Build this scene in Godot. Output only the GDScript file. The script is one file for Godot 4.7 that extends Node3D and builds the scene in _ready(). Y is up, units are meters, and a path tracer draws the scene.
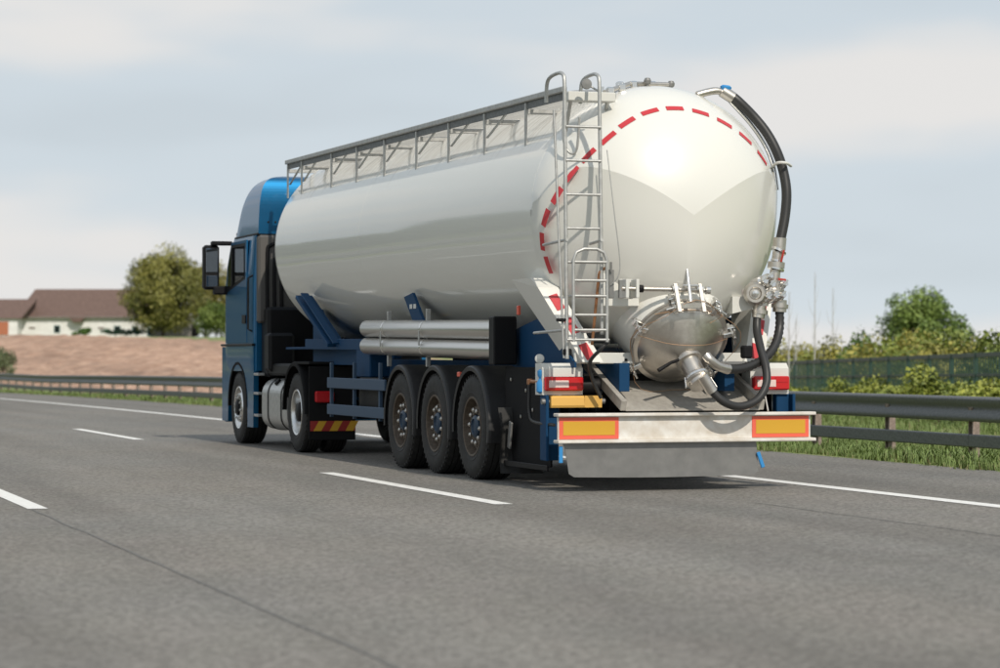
extends Node3D
# A silo tanker seen from the overtaking lane of a motorway. X runs to the right of the road, the road runs to -Z.

const FPX := 2531.25            # focal length in pixels of the 1000 x 668 photograph
const YAW := 0.3144006
const PITCH := 0.00902385
const EYE := Vector3(0.0, 1.2178, 0.0)
const TR := Vector3(8.757, 0.0, -21.40)   # rear bumper centre of the trailer on the road

# ------------------------------------------------------------------ mesh builder
class Mb:
	var v := PackedVector3Array()
	var n := PackedVector3Array()
	var c := PackedColorArray()
	var uv := PackedVector2Array()
	var col := Color.WHITE
	var off := Vector3.ZERO
	func tri(a: Vector3, b: Vector3, d: Vector3, na: Vector3, nb: Vector3, nd: Vector3) -> void:
		var g := (b - a).cross(d - a)
		if g.length_squared() < 1e-16: return
		if g.dot(na + nb + nd) > 0.0:
			v.append(a + off); v.append(d + off); v.append(b + off); n.append(na); n.append(nd); n.append(nb)
		else:
			v.append(a + off); v.append(b + off); v.append(d + off); n.append(na); n.append(nb); n.append(nd)
		c.append(col); c.append(col); c.append(col)
	func quad(a: Vector3, b: Vector3, d: Vector3, e: Vector3, nn: Vector3) -> void:
		tri(a, b, d, nn, nn, nn); tri(a, d, e, nn, nn, nn)
	func flat(a: Vector3, b: Vector3, d: Vector3, e: Vector3, away: Vector3) -> void:
		var g := (b - a).cross(d - a)
		if g.length_squared() < 1e-14: g = (d - a).cross(e - a)
		g = g.normalized()
		if g.dot((a + b + d + e) / 4.0 - away) < 0.0: g = -g
		quad(a, b, d, e, g)
	# box with chamfered edges
	func box(at: Vector3, size: Vector3, bev := 0.006, bs := Basis.IDENTITY) -> Mb:
		var h := size / 2.0
		var b: float = minf(bev, minf(h.x, minf(h.y, h.z)) * 0.45)
		for ax in 3:
			for s in [-1.0, 1.0]:
				var i := (ax + 1) % 3
				var j := (ax + 2) % 3
				var nn := Vector3.ZERO; nn[ax] = s
				var p: Array[Vector3] = []
				for q in [[-1, -1], [1, -1], [1, 1], [-1, 1]]:
					var w := Vector3.ZERO
					w[ax] = s * h[ax]; w[i] = q[0] * (h[i] - b); w[j] = q[1] * (h[j] - b)
					p.append(at + bs * w)
				quad(p[0], p[1], p[2], p[3], bs * nn)
		if b > 0.0:
			for ax in 3:
				var i := (ax + 1) % 3
				var j := (ax + 2) % 3
				for si in [-1.0, 1.0]:
					for sj in [-1.0, 1.0]:
						var nn := Vector3.ZERO; nn[i] = si; nn[j] = sj
						var p: Array[Vector3] = []
						for q in [[-1, 0], [1, 0], [1, 1], [-1, 1]]:
							var w := Vector3.ZERO
							w[ax] = q[0] * (h[ax] - b)
							w[i] = si * (h[i] - (b if q[1] == 1 else 0.0)); w[j] = sj * (h[j] - (0.0 if q[1] == 1 else b))
							p.append(at + bs * w)
						quad(p[0], p[1], p[2], p[3], (bs * nn).normalized())
			for sx in [-1.0, 1.0]:
				for sy in [-1.0, 1.0]:
					for sz in [-1.0, 1.0]:
						var nn := (bs * Vector3(sx, sy, sz)).normalized()
						tri(at + bs * Vector3(sx * h.x, sy * (h.y - b), sz * (h.z - b)), at + bs * Vector3(sx * (h.x - b), sy * h.y, sz * (h.z - b)), at + bs * Vector3(sx * (h.x - b), sy * (h.y - b), sz * h.z), nn, nn, nn)
		return self
	# plate or bar between two points: width along side, thickness along the other
	func bar(a: Vector3, b: Vector3, w: float, t: float, up := Vector3.UP, bev := 0.004) -> Mb:
		var d := b - a
		var l := d.length()
		d /= l
		var sx := up.cross(d)
		if sx.length() < 0.01: sx = Vector3.RIGHT.cross(d)
		sx = sx.normalized()
		var uu := d.cross(sx)
		return box((a + b) / 2.0, Vector3(t, w, l), bev, Basis(sx, uu, d))
	func tube(pts: Array, r, sides := 10, caps := true) -> Mb:
		var m := pts.size()
		var fr: Array[Basis] = []
		var u := Vector3.ZERO
		for i in m:
			var d: Vector3 = (pts[mini(i + 1, m - 1)] - pts[maxi(i - 1, 0)]).normalized()
			if i == 0:
				u = d.cross(Vector3.UP if absf(d.y) < 0.9 else Vector3.RIGHT).normalized()
			else:
				u = (u - d * u.dot(d)).normalized()
			fr.append(Basis(u, d.cross(u), d))
		for i in m - 1:
			var r0: float = r[i] if r is Array else r
			var r1: float = r[i + 1] if r is Array else r
			for k in sides:
				var a0 := TAU * k / sides
				var a1 := TAU * (k + 1) / sides
				var n00 := fr[i].x * cos(a0) + fr[i].y * sin(a0)
				var n01 := fr[i].x * cos(a1) + fr[i].y * sin(a1)
				var n10 := fr[i + 1].x * cos(a0) + fr[i + 1].y * sin(a0)
				var n11 := fr[i + 1].x * cos(a1) + fr[i + 1].y * sin(a1)
				tri(pts[i] + n00 * r0, pts[i] + n01 * r0, pts[i + 1] + n11 * r1, n00, n01, n11)
				tri(pts[i] + n00 * r0, pts[i + 1] + n11 * r1, pts[i + 1] + n10 * r1, n00, n11, n10)
		if caps:
			for e in [0, m - 1]:
				var nn := fr[e].z * (-1.0 if e == 0 else 1.0)
				var rr: float = r[e] if r is Array else r
				for k in sides:
					var a0 := TAU * k / sides
					var a1 := TAU * (k + 1) / sides
					tri(pts[e], pts[e] + (fr[e].x * cos(a0) + fr[e].y * sin(a0)) * rr, pts[e] + (fr[e].x * cos(a1) + fr[e].y * sin(a1)) * rr, nn, nn, nn)
		return self
	# profile of (radius, along) points turned round an axis; sharp where the profile bends by more than ~35 degrees
	func lathe(at: Vector3, axis: Vector3, prof: Array, sides := 32, from := 0.0, to := TAU) -> Mb:
		var d := axis.normalized()
		var u := d.cross(Vector3.UP if absf(d.y) < 0.9 else Vector3.RIGHT).normalized()
		var w := d.cross(u)
		var m := prof.size()
		var segn: Array[Vector2] = []
		for i in m - 1:
			var e: Vector2 = prof[i + 1] - prof[i]
			segn.append(Vector2(e.y, -e.x).normalized())
		for i in m - 1:
			var n0 := segn[i]
			var n1 := segn[i]
			if i > 0 and segn[i - 1].dot(segn[i]) > 0.8: n0 = (segn[i - 1] + segn[i]).normalized()
			if i < m - 2 and segn[i + 1].dot(segn[i]) > 0.8: n1 = (segn[i + 1] + segn[i]).normalized()
			for k in sides:
				var a0 := from + (to - from) * k / sides
				var a1 := from + (to - from) * (k + 1) / sides
				var e0 := u * cos(a0) + w * sin(a0)
				var e1 := u * cos(a1) + w * sin(a1)
				var p: Vector2 = prof[i]
				var q: Vector2 = prof[i + 1]
				tri(at + e0 * p.x + d * p.y, at + e1 * p.x + d * p.y, at + e1 * q.x + d * q.y, e0 * n0.x + d * n0.y, e1 * n0.x + d * n0.y, e1 * n1.x + d * n1.y)
				tri(at + e0 * p.x + d * p.y, at + e1 * q.x + d * q.y, at + e0 * q.x + d * q.y, e0 * n0.x + d * n0.y, e1 * n1.x + d * n1.y, e0 * n1.x + d * n1.y)
		return self
	# flat outline given thickness: point = o + ex*x + ey*y, from 0 to depth along ez
	func prism(poly: PackedVector2Array, o: Vector3, ex: Vector3, ey: Vector3, ez: Vector3, depth: float) -> Mb:
		var t := Geometry2D.triangulate_polygon(poly)
		var nz := ez.normalized()
		for i in range(0, t.size(), 3):
			var a := o + ex * poly[t[i]].x + ey * poly[t[i]].y
			var b := o + ex * poly[t[i + 1]].x + ey * poly[t[i + 1]].y
			var d := o + ex * poly[t[i + 2]].x + ey * poly[t[i + 2]].y
			tri(a, b, d, -nz, -nz, -nz)
			var z := nz * depth
			tri(a + z, b + z, d + z, nz, nz, nz)
		var m := poly.size()
		var area := 0.0
		for i in m:
			area += poly[i].cross(poly[(i + 1) % m])
		var sg := 1.0 if area > 0.0 else -1.0
		for i in m:
			var p := poly[i]
			var q := poly[(i + 1) % m]
			var e := (q - p).normalized() * sg
			var nn := (ex * e.y - ey * e.x).normalized()
			var a := o + ex * p.x + ey * p.y
			var b := o + ex * q.x + ey * q.y
			quad(a, b, b + nz * depth, a + nz * depth, nn)
		return self
	# grid of points, smooth; out is a point on the inner side
	func grid(rows: Array, inside: Vector3, cols = null, uvs = null) -> Mb:
		var h := rows.size()
		var w: int = rows[0].size()
		var nr: Array = []
		for j in h:
			var line := PackedVector3Array()
			for i in w:
				var du: Vector3 = rows[j][mini(i + 1, w - 1)] - rows[j][maxi(i - 1, 0)]
				var dv: Vector3 = rows[mini(j + 1, h - 1)][i] - rows[maxi(j - 1, 0)][i]
				var g := du.cross(dv)
				if g.length_squared() < 1e-14:
					g = rows[j][i] - inside
				g = g.normalized()
				if g.dot(rows[j][i] - inside) < 0.0: g = -g
				line.append(g)
			nr.append(line)
		for j in h - 1:
			for i in w - 1:
				var ids := [[j, i], [j, i + 1], [j + 1, i + 1], [j + 1, i]]
				for t in [[0, 1, 2], [0, 2, 3]]:
					var a: Array = ids[t[0]]; var b: Array = ids[t[1]]; var d: Array = ids[t[2]]
					var pa: Vector3 = rows[a[0]][a[1]]; var pb: Vector3 = rows[b[0]][b[1]]; var pd: Vector3 = rows[d[0]][d[1]]
					var g := (pb - pa).cross(pd - pa)
					if g.length_squared() < 1e-16: continue
					var o := [a, b, d]
					if g.dot(nr[a[0]][a[1]] + nr[b[0]][b[1]] + nr[d[0]][d[1]]) > 0.0: o = [a, d, b]
					for e in o:
						v.append(rows[e[0]][e[1]] + off); n.append(nr[e[0]][e[1]])
						c.append(cols[e[0]][e[1]] if cols != null else col)
						if uvs != null: uv.append(uvs[e[0]][e[1]])
		return self
	# band between two closed rings with given normals
	func ring(a: PackedVector3Array, b: PackedVector3Array, ua: PackedVector2Array, ub: PackedVector2Array, pa: PackedVector3Array, pb: PackedVector3Array) -> void:
		for i in a.size() - 1:
			var q := [[a[i], ua[i], pa[i]], [a[i + 1], ua[i + 1], pa[i + 1]], [b[i + 1], ub[i + 1], pb[i + 1]], [b[i], ub[i], pb[i]]]
			var cw: bool = (a[i + 1] - a[i]).cross(b[i + 1] - a[i]).dot(pa[i]) < 0.0
			for k in ([0, 1, 2, 0, 2, 3] if cw else [0, 2, 1, 0, 3, 2]):
				v.append(q[k][0]); uv.append(q[k][1]); n.append(q[k][2]); c.append(Color.WHITE)
	func mesh() -> ArrayMesh:
		var a := []
		a.resize(Mesh.ARRAY_MAX)
		a[Mesh.ARRAY_VERTEX] = v; a[Mesh.ARRAY_NORMAL] = n; a[Mesh.ARRAY_COLOR] = c
		if uv.size() == v.size(): a[Mesh.ARRAY_TEX_UV] = uv
		var m := ArrayMesh.new()
		m.add_surface_from_arrays(Mesh.PRIMITIVE_TRIANGLES, a)
		return m

# ------------------------------------------------------------------ scene helpers
func lin(r: float, g: float, b: float) -> Color:
	return Color(r, g, b).linear_to_srgb()

func fits(parent: Node, called: String) -> String:
	if not parent.has_node(called): return called
	var k := 1
	while parent.has_node("%s_%03d" % [called, k]): k += 1
	return "%s_%03d" % [called, k]

func inst(parent: Node, called: String, mesh: Mesh, m: Material, at := Vector3.ZERO, bs := Basis.IDENTITY) -> MeshInstance3D:
	var o := MeshInstance3D.new()
	o.name = fits(parent, called)
	o.mesh = mesh
	o.material_override = m
	o.transform = Transform3D(bs, at)
	parent.add_child(o, true)
	return o

func part(parent: Node, called: String, b: Mb, m: Material, at := Vector3.ZERO) -> MeshInstance3D:
	return inst(parent, called, b.mesh(), m, at)

func tag(o: Node, label: String, category: String, group := "") -> Node:
	o.set_meta("label", label)
	o.set_meta("category", category)
	if group != "": o.set_meta("group", group)
	return o

func thing(called: String, label: String, category: String, at := Vector3.ZERO, turn := 0.0, group := "") -> Node3D:
	var o := Node3D.new()
	o.name = fits(self, called)
	add_child(o, true)
	o.position = at
	o.rotation.y = turn
	tag(o, label, category, group)
	return o

func structure(o: Node) -> Node:
	o.set_meta("kind", "structure")
	return o

func mat(c: Color, rough := 0.6, metal := 0.0, vc := false) -> StandardMaterial3D:
	var m := StandardMaterial3D.new()
	m.albedo_color = c
	m.roughness = rough
	m.metallic = metal
	m.vertex_color_use_as_albedo = vc
	return m

func noise(seed: int, freq: float, oct := 4, kind := FastNoiseLite.TYPE_SIMPLEX_SMOOTH) -> FastNoiseLite:
	var f := FastNoiseLite.new()
	f.seed = seed
	f.frequency = freq
	f.noise_type = kind
	f.fractal_type = FastNoiseLite.FRACTAL_FBM if oct > 1 else FastNoiseLite.FRACTAL_NONE
	f.fractal_octaves = oct
	return f

# seamless picture: two tones mixed by noise, with grains on top
func tone_picture(size: int, a: Color, b: Color, f1: FastNoiseLite, f2: FastNoiseLite, grain: float, seed: int) -> ImageTexture:
	var i1 := f1.get_seamless_image(size, size)
	var i2 := f2.get_seamless_image(size, size)
	var d1 := i1.get_data()
	var d2 := i2.get_data()
	var outb := PackedByteArray()
	outb.resize(size * size * 3)
	var rng := RandomNumberGenerator.new()
	rng.seed = seed
	for i in size * size:
		var t: float = clampf(d1[i] / 255.0 * 0.55 + d2[i] / 255.0 * 0.45, 0.0, 1.0)
		t = clampf((t - 0.5) * 1.7 + 0.5, 0.0, 1.0)
		var g: float = 1.0 + (rng.randf() - 0.5) * grain
		outb[i * 3] = int(clampf(lerpf(a.r, b.r, t) * g, 0, 1) * 255.0)
		outb[i * 3 + 1] = int(clampf(lerpf(a.g, b.g, t) * g, 0, 1) * 255.0)
		outb[i * 3 + 2] = int(clampf(lerpf(a.b, b.b, t) * g, 0, 1) * 255.0)
	return ImageTexture.create_from_image(Image.create_from_data(size, size, false, Image.FORMAT_RGB8, outb))

func tri_tex(m: StandardMaterial3D, t: Texture2D, metres: float) -> StandardMaterial3D:
	m.albedo_texture = t
	m.uv1_triplanar = true
	m.uv1_world_triplanar = true
	m.uv1_scale = Vector3.ONE / metres
	return m

# a photograph pixel at a depth in metres along the view axis
func at(px: float, py: float, depth: float) -> Vector3:
	var f := Vector3(sin(YAW) * cos(PITCH), sin(PITCH), -cos(YAW) * cos(PITCH))
	var r := Vector3(cos(YAW), 0, sin(YAW))
	var u := r.cross(f)
	return EYE + (f + r * (px - 500.0) / FPX + u * (334.0 - py) / FPX) * depth

# the road bends to the left and drops a little beyond the lorry
func rx(s: float) -> float:
	var k := 0.000148
	if s < 29.0: return 0.0
	if s < 150.0: return -k * (s - 29.0) ** 2
	return -k * 121.0 ** 2 - 2.0 * k * 121.0 * (s - 150.0)
func ry(s: float) -> float:
	return -0.000042 * (clampf(s, 29.0, 110.0) - 29.0) ** 2
# ground height away from the road, by distance along it and across it
func gy(s: float, v: float) -> float:
	var y := ry(s)
	y -= 0.19 * smoothstep(13.3, 16.2, v)
	y -= 0.25 * smoothstep(20.0, 34.0, v)
	y -= 0.15 * smoothstep(-17.0, -20.0, v)
	# the land rises to the farm, and stays flat further round to the right
	y += 4.75 * smoothstep(85.0, 365.0, s) * smoothstep(16.0, 52.0, v) * smoothstep(0.42, 0.30, v / maxf(s, 1.0))
	return y

var M := {}
var rng := RandomNumberGenerator.new()

func make_sky() -> ImageTexture:
	var w := 2048
	var h := 1024
	var data := PackedFloat32Array()
	data.resize(w * h * 3)
	var f1 := noise(2, 1.0, 5)
	var f2 := noise(5, 1.0, 3)
	for j in h:
		var el := PI / 2.0 - (j + 0.5) / h * PI
		var y := sin(el)
		var ce := cos(el)
		var up := clampf(y, 0.0, 1.0)
		var t := pow(up, 0.6)
		var base := Vector3(0.665, 0.732, 0.772).lerp(Vector3(0.47, 0.56, 0.66), t)
		for i in w:
			var o := (j * w + i) * 3
			var c := base
			if y < -0.02:
				c = Vector3(0.2, 0.2, 0.18)
			else:
				var az := ((i + 0.5) / w - 0.5) * TAU
				var d := Vector3(sin(az) * ce, y, -cos(az) * ce)
				var q := Vector3(d.x * 2.6, d.y * 13.0, d.z * 2.6)
				var a := f1.get_noise_3d(q.x + 4.0, q.y + 1.2, q.z) + 0.45 * f2.get_noise_3d(q.x * 0.45, q.y * 0.5 + 7.0, q.z * 0.45)
				var k := smoothstep(-0.05, 0.42, a)
				c = c.lerp(Vector3(0.82, 0.795, 0.77), k * 0.85)
				var dk := smoothstep(0.05, 0.5, -a)
				c = c * (1.0 - 0.06 * dk)
			data[o] = c.x; data[o + 1] = c.y; data[o + 2] = c.z
	return ImageTexture.create_from_image(Image.create_from_data(w, h, false, Image.FORMAT_RGBF, data.to_byte_array()))

func materials() -> void:
	# road
	var grain := noise(3, 0.075, 2, FastNoiseLite.TYPE_CELLULAR)
	grain.cellular_return_type = FastNoiseLite.RETURN_CELL_VALUE
	var fine := noise(9, 0.045, 2)
	var asp := tone_picture(1024, lin(0.38, 0.372, 0.356), lin(1.08, 1.063, 1.035), grain, fine, 0.4, 4)
	M.asphalt = tri_tex(mat(Color.WHITE, 0.85, 0.0, true), asp, 2.3)
	var hm := NoiseTexture2D.new()
	hm.width = 512; hm.height = 512; hm.seamless = true; hm.noise = noise(8, 0.16, 2)
	M.asphalt.heightmap_enabled = true
	M.asphalt.heightmap_texture = hm
	M.asphalt.heightmap_scale = 0.5
	var pt := tone_picture(512, lin(0.66, 0.65, 0.62), lin(0.85, 0.845, 0.82), noise(31, 0.03, 4), noise(32, 0.11, 3), 0.10, 6)
	M.paint = tri_tex(mat(Color.WHITE, 0.7), pt, 1.4)
	M.seam = mat(lin(0.135, 0.132, 0.124), 0.8)
	# ground
	var gt := tone_picture(512, lin(0.11, 0.14, 0.04), lin(0.27, 0.30, 0.10), noise(41, 0.02, 4), noise(42, 0.13, 3), 0.3, 7)
	M.grassland = tri_tex(mat(Color.WHITE, 0.95), gt, 3.7)
	var st := tone_picture(1024, lin(0.30, 0.17, 0.108), lin(0.66, 0.45, 0.33), noise(51, 0.045, 4), noise(52, 0.008, 3), 0.22, 8)
	M.soil = tri_tex(mat(Color.WHITE, 0.95, 0.0, true), st, 26.0)
	M.grass = mat(Color.WHITE, 0.75, 0.0, true)
	M.grass.backlight_enabled = true
	M.grass.backlight = lin(0.05, 0.08, 0.02)
	M.leaf = mat(Color.WHITE, 0.6, 0.0, true)
	M.leaf.backlight_enabled = true
	M.leaf.backlight = lin(0.07, 0.09, 0.02)
	var bt := tone_picture(256, lin(0.06, 0.045, 0.032), lin(0.16, 0.125, 0.09), noise(61, 0.05, 4), noise(62, 0.2, 2), 0.2, 9)
	M.bark = tri_tex(mat(Color.WHITE, 0.9), bt, 0.7)
	# galvanised steel of the guard rail
	var zt := tone_picture(512, lin(0.115, 0.121, 0.125), lin(0.22, 0.228, 0.232), noise(71, 0.03, 4), noise(72, 0.12, 3), 0.10, 10)
	M.zinc = tri_tex(mat(Color.WHITE, 0.55, 0.35), zt, 0.9)
	var rt := tone_picture(256, lin(0.20, 0.155, 0.13), lin(0.38, 0.31, 0.27), noise(73, 0.03, 4), noise(74, 0.12, 3), 0.15, 11)
	M.post = tri_tex(mat(Color.WHITE, 0.75, 0.2), rt, 0.6)
	M.fence = mat(lin(0.012, 0.05, 0.035), 0.5)
	# tanker
	M.white = mat(lin(0.72, 0.715, 0.67), 0.42)
	M.white.clearcoat_enabled = true
	M.white.clearcoat = 1.0
	M.white.clearcoat_roughness = 0.15
	M.shell = M.white.duplicate()
	M.shell.albedo_color = Color.WHITE
	M.shell.clearcoat_roughness = 0.06
	M.shell.clearcoat = 0.75
	M.shell.roughness = 0.5
	M.frame_white = mat(lin(0.62, 0.62, 0.585), 0.5)
	M.red_tape = mat(lin(0.52, 0.035, 0.045), 0.4)
	var sst := tone_picture(512, lin(0.50, 0.465, 0.42), lin(0.66, 0.63, 0.58), noise(81, 0.02, 4), noise(82, 0.15, 3), 0.08, 12)
	M.steel = tri_tex(mat(Color.WHITE, 0.38, 1.0), sst, 0.8)
	M.steel_bright = mat(lin(0.75, 0.74, 0.72), 0.22, 1.0)
	var alt := tone_picture(512, lin(0.40, 0.40, 0.385), lin(0.58, 0.58, 0.565), noise(83, 0.02, 4), noise(84, 0.15, 3), 0.08, 13)
	M.alu = tri_tex(mat(Color.WHITE, 0.5, 0.75), alt, 0.8)
	M.tank_metal = tri_tex(mat(Color.WHITE, 0.36, 0.55), alt, 0.8)
	var plt := tone_picture(512, lin(0.20, 0.20, 0.195), lin(0.25, 0.248, 0.24), noise(85, 0.012, 4), noise(86, 0.03, 3), 0.03, 14)
	M.plate = tri_tex(mat(Color.WHITE, 0.4, 0.4), plt, 2.1)
	var bmt := tone_picture(512, lin(0.56, 0.51, 0.44), lin(0.74, 0.73, 0.70), noise(87, 0.008, 4), noise(88, 0.02, 3), 0.04, 15)
	var cht := tone_picture(512, lin(0.27, 0.25, 0.22), lin(0.42, 0.40, 0.36), noise(89, 0.01, 4), noise(90, 0.05, 3), 0.06, 21)
	M.chute = tri_tex(mat(Color.WHITE, 0.6), cht, 1.5)
	M.bumper = tri_tex(mat(Color.WHITE, 0.5), bmt, 1.3)
	M.blue = mat(lin(0.012, 0.135, 0.295), 0.5, 0.95)
	M.blue.clearcoat_enabled = true
	M.blue.clearcoat = 0.7
	M.blue.clearcoat_roughness = 0.05
	M.blue_frame = mat(lin(0.006, 0.045, 0.115), 0.6)
	M.blue_frame.metallic_specular = 0.3
	M.blue_guard = mat(lin(0.035, 0.072, 0.125), 0.6)
	M.hub_blue = mat(lin(0.012, 0.035, 0.07), 0.45)
	var rbt := tone_picture(512, lin(0.012, 0.012, 0.0115), lin(0.032, 0.031, 0.029), noise(91, 0.02, 4), noise(92, 0.12, 3), 0.25, 16)
	M.rubber = tri_tex(mat(Color.WHITE, 0.75), rbt, 0.9)
	M.black = mat(lin(0.009, 0.009, 0.010), 0.5)
	M.black_flat = mat(lin(0.012, 0.012, 0.0125), 0.75)
	M.black.metallic_specular = 0.3
	M.guard = mat(lin(0.022, 0.022, 0.023), 0.5)
	M.black_flat.metallic_specular = 0.25
	M.hose = mat(lin(0.022, 0.022, 0.022), 0.45)
	var rmt := tone_picture(256, lin(0.055, 0.042, 0.03), lin(0.15, 0.115, 0.085), noise(93, 0.03, 4), noise(94, 0.12, 3), 0.2, 17)
	M.rim_dark = tri_tex(mat(Color.WHITE, 0.55, 0.3), rmt, 0.4)
	M.alloy = mat(lin(0.72, 0.72, 0.71), 0.25, 1.0)
	M.nut = mat(lin(0.62, 0.6, 0.57), 0.3, 1.0)
	M.yellow_plate = mat(lin(0.60, 0.34, 0.03), 0.35)
	M.orange_plate = mat(lin(0.76, 0.13, 0.08), 0.35)
	M.red_lamp = mat(lin(0.50, 0.015, 0.02), 0.15)
	M.clear_lamp = mat(lin(0.70, 0.55, 0.52), 0.15)
	M.yellow = mat(lin(0.72, 0.42, 0.10), 0.5)
	M.red_stripe = mat(lin(0.33, 0.03, 0.025), 0.4)
	M.yellow_stripe = mat(lin(0.62, 0.34, 0.03), 0.4)
	M.brass = mat(lin(0.42, 0.20, 0.10), 0.4, 0.8)
	M.strap_blue = mat(lin(0.03, 0.24, 0.55), 0.5)
	M.handle_red = mat(lin(0.40, 0.04, 0.03), 0.5)
	M.mirror = mat(lin(0.42, 0.44, 0.46), 0.03, 1.0)
	M.glass = mat(Color(0.02, 0.03, 0.035, 0.55), 0.05)
	M.glass.transparency = BaseMaterial3D.TRANSPARENCY_ALPHA
	M.wire = mat(lin(0.42, 0.26, 0.15), 0.5, 0.6)
	# house
	var wt := tone_picture(256, lin(0.68, 0.67, 0.65), lin(0.84, 0.835, 0.825), noise(101, 0.02, 4), noise(102, 0.1, 2), 0.08, 18)
	M.plaster = tri_tex(mat(Color.WHITE, 0.9), wt, 7.0)
	var rot := tone_picture(512, lin(0.10, 0.066, 0.056), lin(0.19, 0.125, 0.105), noise(103, 0.03, 4), noise(104, 0.16, 2), 0.2, 19)
	M.roof = tri_tex(mat(Color.WHITE, 0.9), rot, 9.0)
	var sto := tone_picture(256, lin(0.12, 0.11, 0.10), lin(0.34, 0.32, 0.29), noise(105, 0.06, 3), noise(106, 0.16, 2), 0.2, 20)
	M.stone = tri_tex(mat(Color.WHITE, 0.9), sto, 6.0)
	M.door_green = mat(lin(0.02, 0.10, 0.09), 0.6)
	M.orange_wall = mat(lin(0.42, 0.15, 0.08), 0.8)
	M.pole = mat(lin(0.42, 0.42, 0.40), 0.6)

var wear_a: FastNoiseLite
var wear_b: FastNoiseLite
# tone of the asphalt by distance along and across the road
func wear(kind: int, s: float, v: float) -> Color:
	if kind == 0: return Color.WHITE
	if wear_a == null:
		wear_a = noise(201, 1.0, 4)
		wear_b = noise(202, 1.0, 3)
	if kind == 2:
		var g := 0.20 * (1.0 + 0.15 * wear_a.get_noise_2d(v * 0.4, s * 0.05))
		return Color(g, g * 0.98, g * 0.94)
	var a := 0.255
	a *= 1.0 + 0.26 * wear_a.get_noise_2d(v * 0.75, s * 0.035) + 0.10 * wear_b.get_noise_2d(v * 0.9 + 40.0, s * 0.5)
	# tyres polish two tracks in each lane, oil drips between them
	var lane := fposmod(v - 2.75, 3.74)
	var drift := 0.12 * wear_b.get_noise_2d(s * 0.03, 7.0)
	var track := exp(-(((lane - 0.95 - drift) / 0.34) ** 2)) + exp(-(((lane - 2.8 - drift) / 0.34) ** 2))
	var drip := exp(-(((lane - 1.87 - drift) / 0.3) ** 2)) * (0.6 + 0.8 * wear_a.get_noise_2d(v * 2.0, s * 0.15))
	if v < 10.2: a *= 1.0 + 0.05 * track * (0.8 + wear_a.get_noise_2d(v, s * 0.1 + 20.0)) - 0.07 * drip
	# the slow lane was laid later and is a shade darker; the shoulder keeps its old top
	if v > 6.62: a *= 0.93
	if v > 10.45: a *= 0.95
	var r := 1.0 + 0.03 * wear_b.get_noise_2d(v * 0.3, s * 0.2 + 90.0)
	return Color(a * 1.035 * r, a * 0.985, a * 0.905 / r)

# sheet along the road between two distances across it
func strip(v0: float, v1: float, s0: float, s1: float, lift: float, ds := 2.0, dv := 100.0, tint := 0) -> Mb:
	var b := Mb.new()
	var ns := maxi(1, int(ceil((s1 - s0) / ds)))
	var nv := maxi(1, int(ceil((v1 - v0) / dv)))
	var rows := []
	var cols := []
	for j in ns + 1:
		var s := lerpf(s0, s1, float(j) / ns)
		var line := PackedVector3Array()
		var cl := PackedColorArray()
		for i in nv + 1:
			var v := lerpf(v0, v1, float(i) / nv)
			line.append(Vector3(v + rx(s), ry(s) + lift, -s))
			cl.append(wear(tint, s, v))
		rows.append(line); cols.append(cl)
	b.grid(rows, Vector3(0, -5000, 0), cols)
	return b

func make_road() -> void:
	structure(part(self, "road", strip(-2.0, 13.4, -14.0, 190.0, 0.0, 0.5, 0.22, 1), M.asphalt))
	structure(part(self, "opposite_carriageway", strip(-19.0, -5.0, -14.0, 420.0, 0.0, 6.0, 2.0, 2), M.asphalt))
	structure(part(self, "road", strip(-2.0, 13.4, 190.0, 420.0, 0.0, 6.0, 3.0, 2), M.asphalt))
	# markings
	structure(part(self, "edge_line", strip(10.13, 10.33, -14.0, 400.0, 0.004), M.paint))
	structure(part(self, "edge_line", strip(-1.3, -1.1, -14.0, 400.0, 0.004), M.paint))
	for q in [[6.41, 19.85], [2.67, 20.4]]:
		for k in range(-1, 8):
			var s0: float = q[1] + k * 17.25
			structure(part(self, "lane_dash", strip(q[0], q[0] + 0.16, s0, s0 + 6.0, 0.004), M.paint))
	structure(part(self, "edge_line", strip(-17.4, -17.2, -14.0, 400.0, 0.004, 6.0), M.paint))
	structure(part(self, "edge_line", strip(-5.7, -5.5, -14.0, 400.0, 0.004, 6.0), M.paint))
	# joint between two lanes of asphalt, a ragged dark line
	var b := Mb.new()
	var wob := noise(203, 0.9, 3)
	for q in [[2.69, 4.0, 20.3, 0.012], [2.69, 26.6, 37.5, 0.012], [8.55, 13.0, 19.5, 0.008]]:
		var rows := []
		var m := int((q[2] - q[1]) / 0.12)
		for j in m + 1:
			var s: float = lerpf(q[1], q[2], float(j) / m)
			var w: float = q[3] * (0.7 + 0.8 * absf(wob.get_noise_2d(s * 3.0, 5.0)))
			var x: float = q[0] + 0.02 * wob.get_noise_2d(s * 0.8, 1.0) + rx(s)
			rows.append(PackedVector3Array([Vector3(x - w, ry(s) + 0.003, -s), Vector3(x + w, ry(s) + 0.003, -s)]))
		b.grid(rows, Vector3(0, -5000, 0))
	structure(part(self, "asphalt_joint", b, M.seam))

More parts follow.
